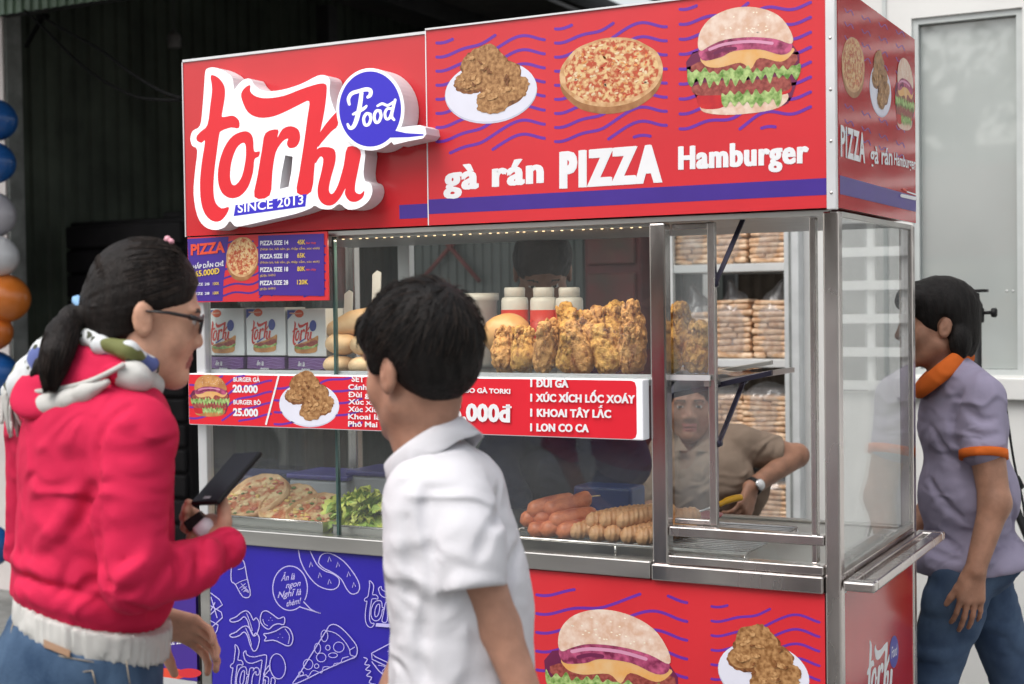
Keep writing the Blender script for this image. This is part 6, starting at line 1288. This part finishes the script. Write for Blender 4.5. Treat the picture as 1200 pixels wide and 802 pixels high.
for s in (-1,1): Eh((s*.09,-.004,-.014),(.026,.026,.036),.008,'s'); Eh((s*.078,-.05,-.055),(.022,.03,.045),.012)
S.disp(lambda P:(lambda x,y,z:.0018*vnoise(np.stack([x*70,y*120,z*12],1))+.001*vnoise(np.stack([x*200,y*260,z*20],1)))(*kf.inv(P)),.007); solid_obj('hair',S,m_hair,lady)
S=Solid((uf.c[0]-.6,uf.c[1]-.5,0),(uf.c[0]+.6,uf.c[1]+.5,.95),.008); hc2=nd(1138,690,D2); hc2[2]=.76
S.ell(hc2,(.155,.140,.15),uf.ax,.03); S.chain([hc2-R2*.07-UP*.05+F2*.04,nd(1092,800,3.9),hc2-R2*.07-UP*.68+F2*.22],[.094,.068,.050],.015); S.chain([hc2+R2*.07-UP*.05-F2*.03,nd(1190,800,4.05),hc2+R2*.07-UP*.66-F2*.42],[.092,.070,.05],.015)
S.disp(folds(Frame(hc2,F2,UP),0,.005,14,(8,8,22)),.012); S.cut((0,0,.735),(0,0,1)); solid_obj('jeans',S,m_jean2,lady)
q=MB(); q.tube(smooth_path([nd(1178,470,4.0),nd(1188,540,3.98),nd(1199,590,3.92),nd(1205,640,3.85)],5),.008,m_black,6,flat=.4); q.tube([nd(1190,560,3.96),nd(1196,572,3.94)],.012,m_black,8); tag(q.build('bag_strap'),'black shoulder strap at the back of the woman in the polo shirt','strap')
# ---------------------------------------------------------------- seated man in the khaki shirt
D3=4.9
mf=Frame((0,0,0),unit(-vh+rh*-.10-UP*.02),UP,1.0); mf.c=nd(808,477,4.83)-mf.F*.08
gf_=Frame(nd(822,560,D3),unit(-vh*.93-rh*.3),UP); F3,R3=gf_.F,gf_.R
man=empty('person',(gf_.c[0],gf_.c[1],0),'seated man in a khaki shirt with a wristwatch looking out of the cart','person'); m_sk4=skin('skin_man',(.27,.135,.085))
n4=nd(815,520,4.95); s4=nd(868,522,4.92); e4=nd(934,534,4.95); w4=nd(880,572,4.78); s4r=nd(782,530,4.98); e4r=nd(768,600,4.9); w4r=nd(812,612,4.72)
S=Solid(np.min([mf.c,e4,w4r,s4r,nd(822,650,D3)],0)-.17,np.max([mf.c,e4,w4,s4r],0)+.17,.0042)
head(S,mf,n4,.052); S.ell(nd(822,575,D3),(.12,.08,.16),gf_.ax,.04); S.chain([n4,s4,nd(912,531,4.93),e4],[.04,.035,.042,.040],.02); S.chain([e4,w4],[.042,.028],.012); S.chain([n4,s4r,e4r,w4r],[.05,.05,.04,.028],.02); S.ell(nd(828,650,D3),(.12,.09,.1),gf_.ax,.05)
hand(S,w4,unit(nd(870,604,4.72)-w4),unit(vh*.6-rh*.6),1,(.5,.7,.5),1.05); hand(S,w4r,unit(rh*.9-UP*.3-vh*.3),unit(-UP),1,(.4,.5,.4),1.05)
solid_obj('body',S,[m_sk4,m_lip,m_brow,m_eyew],man,head_mats(mf))
S=Solid(np.min([nd(760,690,4.7),nd(905,690,5.1)],0)-.2,np.max([n4,s4,nd(905,500,5.2),s4r],0)+.16,.0055); E=lambda px,py,D,r,k=.05: S.ell(nd(px,py,D),r,gf_.ax,k)
E(824,565,D3,(.18,.125,.15)); E(832,640,D3,(.175,.14,.15)); E(820,528,4.94,(.14,.08,.05)); S.chain([nd(835,516,4.94),s4],[.062,.070],.03); S.chain([s4,nd(905,530,4.935)],[.070,.066],.015); S.chain([nd(800,520,4.96),s4r,nd(772,580,4.93)],[.06,.066,.062],.02); S.ell(nd(888,590,4.95),(.03,.02,.09),Frame((0,0,0),-vh,unit(rh*.55+UP)).ax,.02)
S.disp(folds(Frame(gf_.c,unit(F3),unit(UP+R3*.5)),0,.0022,41,(5,5,16)),.015); S.disp(folds(Frame(gf_.c,unit(F3),unit(UP-R3*.8)),0,.0018,44,(9,9,26)),.012)
S.cut(nd(913,531,4.93),unit(e4-s4)); S.ell(mf(0,.03,-.150),(.035,.05,.05),None,.01,'s'); solid_obj('khaki_shirt',S,m_khaki,man)
q=MB()
for s,(a,b,c) in ((-1,((795,512),(806,528),(790,528))),(1,((832,512),(812,528),(832,530)))): q.prism([nd(*a,4.86),nd(*b,4.80),nd(*c,4.82)],Vector(mf.F)*.006,m_khaki)
q.build('collar',man)
S=Solid(mf.c-.15,mf.c+.16,.0042); Eh=lambda c,r,kk=.01,op='u': S.ell(mf(*c),r,mf.ax,kk,op)
Eh((0,-.014,.042),(.082,.102,.090)); Eh((0,.115,-.03),(.09,.09,.095),.012,'s'); Eh((0,.02,-.12),(.2,.14,.09),.012,'s')
for s in (-1,1): Eh((s*.088,-.004,-.02),(.022,.024,.036),.006,'s')
S.disp(lambda P:.003*vnoise(P*90),.006); solid_obj('hair',S,m_hair,man)
q=MB(); wd_=unit(w4-e4); wc=w4-wd_*.012; wn=unit(-vh-wd_*(-vh@wd_)); q.lathe(wc,[(.0305,-.009),(.032,-.008),(.032,.008),(.0305,.009)],m_black,20,axis=wd_); wo=q.build('wristwatch'); tag(wo,'silver faced wristwatch with black strap on the arm of the seated man','watch')
q=MB(); q.lathe(wc+wn*.031,[(.019,0),(.020,.004),(.018,.008)],M('silver_watch_case',(.6,.6,.6),.25,metal=1),20,axis=wn); q.build('case',wo); q=MB(); q.lathe(wc+wn*.0392,[(.0165,0),(.0165,.0006)],M('white_dial',(.75,.75,.75),.3),18,axis=wn); q.build('dial',wo)
S=Solid((gf_.c[0]-.4,gf_.c[1]-.75,0),(gf_.c[0]+.4,gf_.c[1]+.35,.85),.009); hs3=nd(830,650,D3); hs3[2]=.56; S.ell(hs3,(.17,.15,.12),gf_.ax,.03)
for s in (-1,1): S.chain([hs3+R3*s*.09,hs3+R3*s*.13+F3*.36-UP*.02,hs3+R3*s*.13+F3*.30-UP*.46],[.09,.068,.05],.02)
S.disp(folds(Frame(hs3,F3,UP),0,.005,14,(10,10,20)),.012); solid_obj('trousers',S,M('dark_grey_trousers',(.03,.03,.045),.85,var=.2),man)
q=MB(); q.box((hs3[0]-.17,hs3[1]-.12,.40),(hs3[0]+.17,hs3[1]+.22,.44),M('red_stool_plastic',(.4,.03,.03),.4),.01); st=q.build('stool'); tag(st,'red plastic stool under the seated man','stool')
for sx in (-1,1):
    for sy in (-1,1): q=MB(); q.tube([(hs3[0]+sx*.13,hs3[1]+.05+sy*.13,.40),(hs3[0]+sx*.16,hs3[1]+.05+sy*.16,.0)],[.018,.022],M('red_stool_plastic',(.4,.03,.03),.4),8); q.build('leg',st)
# ---------------------------------------------------------------- helper in navy bending over the back of the cart
D4=4.05
of=Frame(nd(636,318,D4),unit(-vh*.84-UP*.54),unit(UP*.84-vh*.54)); cf_=Frame(nd(665,520,4.2),unit(-vh*.95-rh*.1),UP); F5,R5=cf_.F,cf_.R
hlp=empty('person',(cf_.c[0],cf_.c[1],0),'dark haired helper in a navy jacket bent down behind the sauce bottles','person')
n5=nd(645,385,4.25); s5=nd(708,430,4.25); s5r=nd(598,430,4.3); e5=nd(735,545,4.2); w5=nd(690,585,4.0); e5r=nd(585,540,4.2); w5r=nd(600,590,4.15)
S=Solid(np.min([of.c,e5,e5r,w5],0)-.2,np.max([of.c,e5,s5r],0)+.2,.0055); head(S,of,n5,.05); S.ell(nd(660,480,4.25),(.15,.10,.2),cf_.ax,.05); S.chain([n5,s5,e5,w5],[.05,.05,.04,.027],.02); S.chain([n5,s5r,e5r,w5r],[.05,.05,.04,.027],.02)
hand(S,w5,unit(-vh-UP*.5),unit(-UP),1,(.4,.5,.4)); hand(S,w5r,unit(-vh-UP*.5),unit(-UP),-1,(.4,.5,.4)); solid_obj('body',S,[m_sk4,m_lip,m_brow,m_eyew],hlp,head_mats(of))
S=Solid(of.c-.16,of.c+.16,.005); S.ell(of(0,-.014,.040),(.084,.104,.092),of.ax,.01); S.ell(of(0,.118,-.06),(.09,.085,.11),of.ax,.012,'s'); S.ell(of(0,.02,-.13),(.2,.14,.09),of.ax,.012,'s'); S.disp(lambda P:.003*vnoise(P*80),.006); solid_obj('hair',S,m_hair,hlp)
S=Solid(np.min([e5,e5r,nd(660,640,4.2)],0)-.2,np.max([n5,s5,s5r,e5],0)+.2,.007); S.ell(nd(662,450,4.27),(.19,.13,.15),cf_.ax,.05); S.ell(nd(668,560,4.25),(.185,.14,.22),cf_.ax,.05); S.chain([n5,s5,e5,nd(700,580,4.05)],[.06,.075,.062,.05],.03); S.chain([n5,s5r,e5r,nd(598,588,4.12),nd(604,600,4.05)],[.06,.075,.062,.055,.05],.03)
S.disp(folds(Frame(cf_.c,F5,unit(UP+R5*.6)),0,.009,51,(6,6,16)),.016); S.cut(n5+UP*.03,UP); solid_obj('navy_jacket',S,m_navy,hlp)
S=Solid((cf_.c[0]-.3,cf_.c[1]-.3,0),(cf_.c[0]+.3,cf_.c[1]+.4,.95),.011); hh=np.array((cf_.c[0],cf_.c[1]+.05,.82)); S.ell(hh,(.16,.13,.14),cf_.ax,.03)
for s in (-1,1): S.chain([hh+R5*s*.08,hh+R5*s*.09-UP*.78],[.09,.055],.02)
solid_obj('trousers',S,M('dark_trousers',(.02,.022,.03),.85),hlp)
# ---------------------------------------------------------------- camera tripod behind the walking woman
tp=empty('camera_tripod',(PY(1143,350,1.95).x,1.95,0),'black camera tripod with bare ball head behind the woman in polo','tripod'); t0=PY(1144,345,1.95); X=t0.x; Y=1.95
q=MB(); zt2=PY(1144,341,Y).z; q.obox((X,Y,zt2),((1,0,0),(0,1,0),(0,0,1)),(.036,.022,.005),m_black,.002); q.build('quick_plate',tp)
q=MB(); q.lathe((X,Y,zt2-.105),[(.022,0),(.025,.005),(.025,.045),(.021,.05),(.02,.06),(.012,.075),(.009,.098)],m_black,20); q.sphere((X,Y,zt2-.045),.018,m_black); q.build('ball_head',tp)
q=MB(); q.cyl((X+.024,Y,zt2-.072),(X+.047,Y,zt2-.072),.006,m_black,10); q.lathe((X+.047,Y,zt2-.072),[(.013,0),(.016,.004),(.016,.014),(.012,.018)],m_black,12,axis=(1,0,0)); q.build('knob',tp)
q=MB(); q.tube([(X,Y,zt2-.107),(X,Y,.62)],.0165,m_black,14); q.lathe((X,Y,.98),[(.018,0),(.034,.01),(.034,.05),(.02,.07)],m_black,16); q.build('centre_column',tp)
for k in range(3):
    a=2.45+k*2.094; q=MB(); q.tube([(X+math.cos(a)*.03,Y+math.sin(a)*.03,1.0),(X+math.cos(a)*.22,Y+math.sin(a)*.22,.5),(X+math.cos(a)*.42,Y+math.sin(a)*.42,.01)],[.015,.012,.009],m_black,10); q.build('leg',tp)
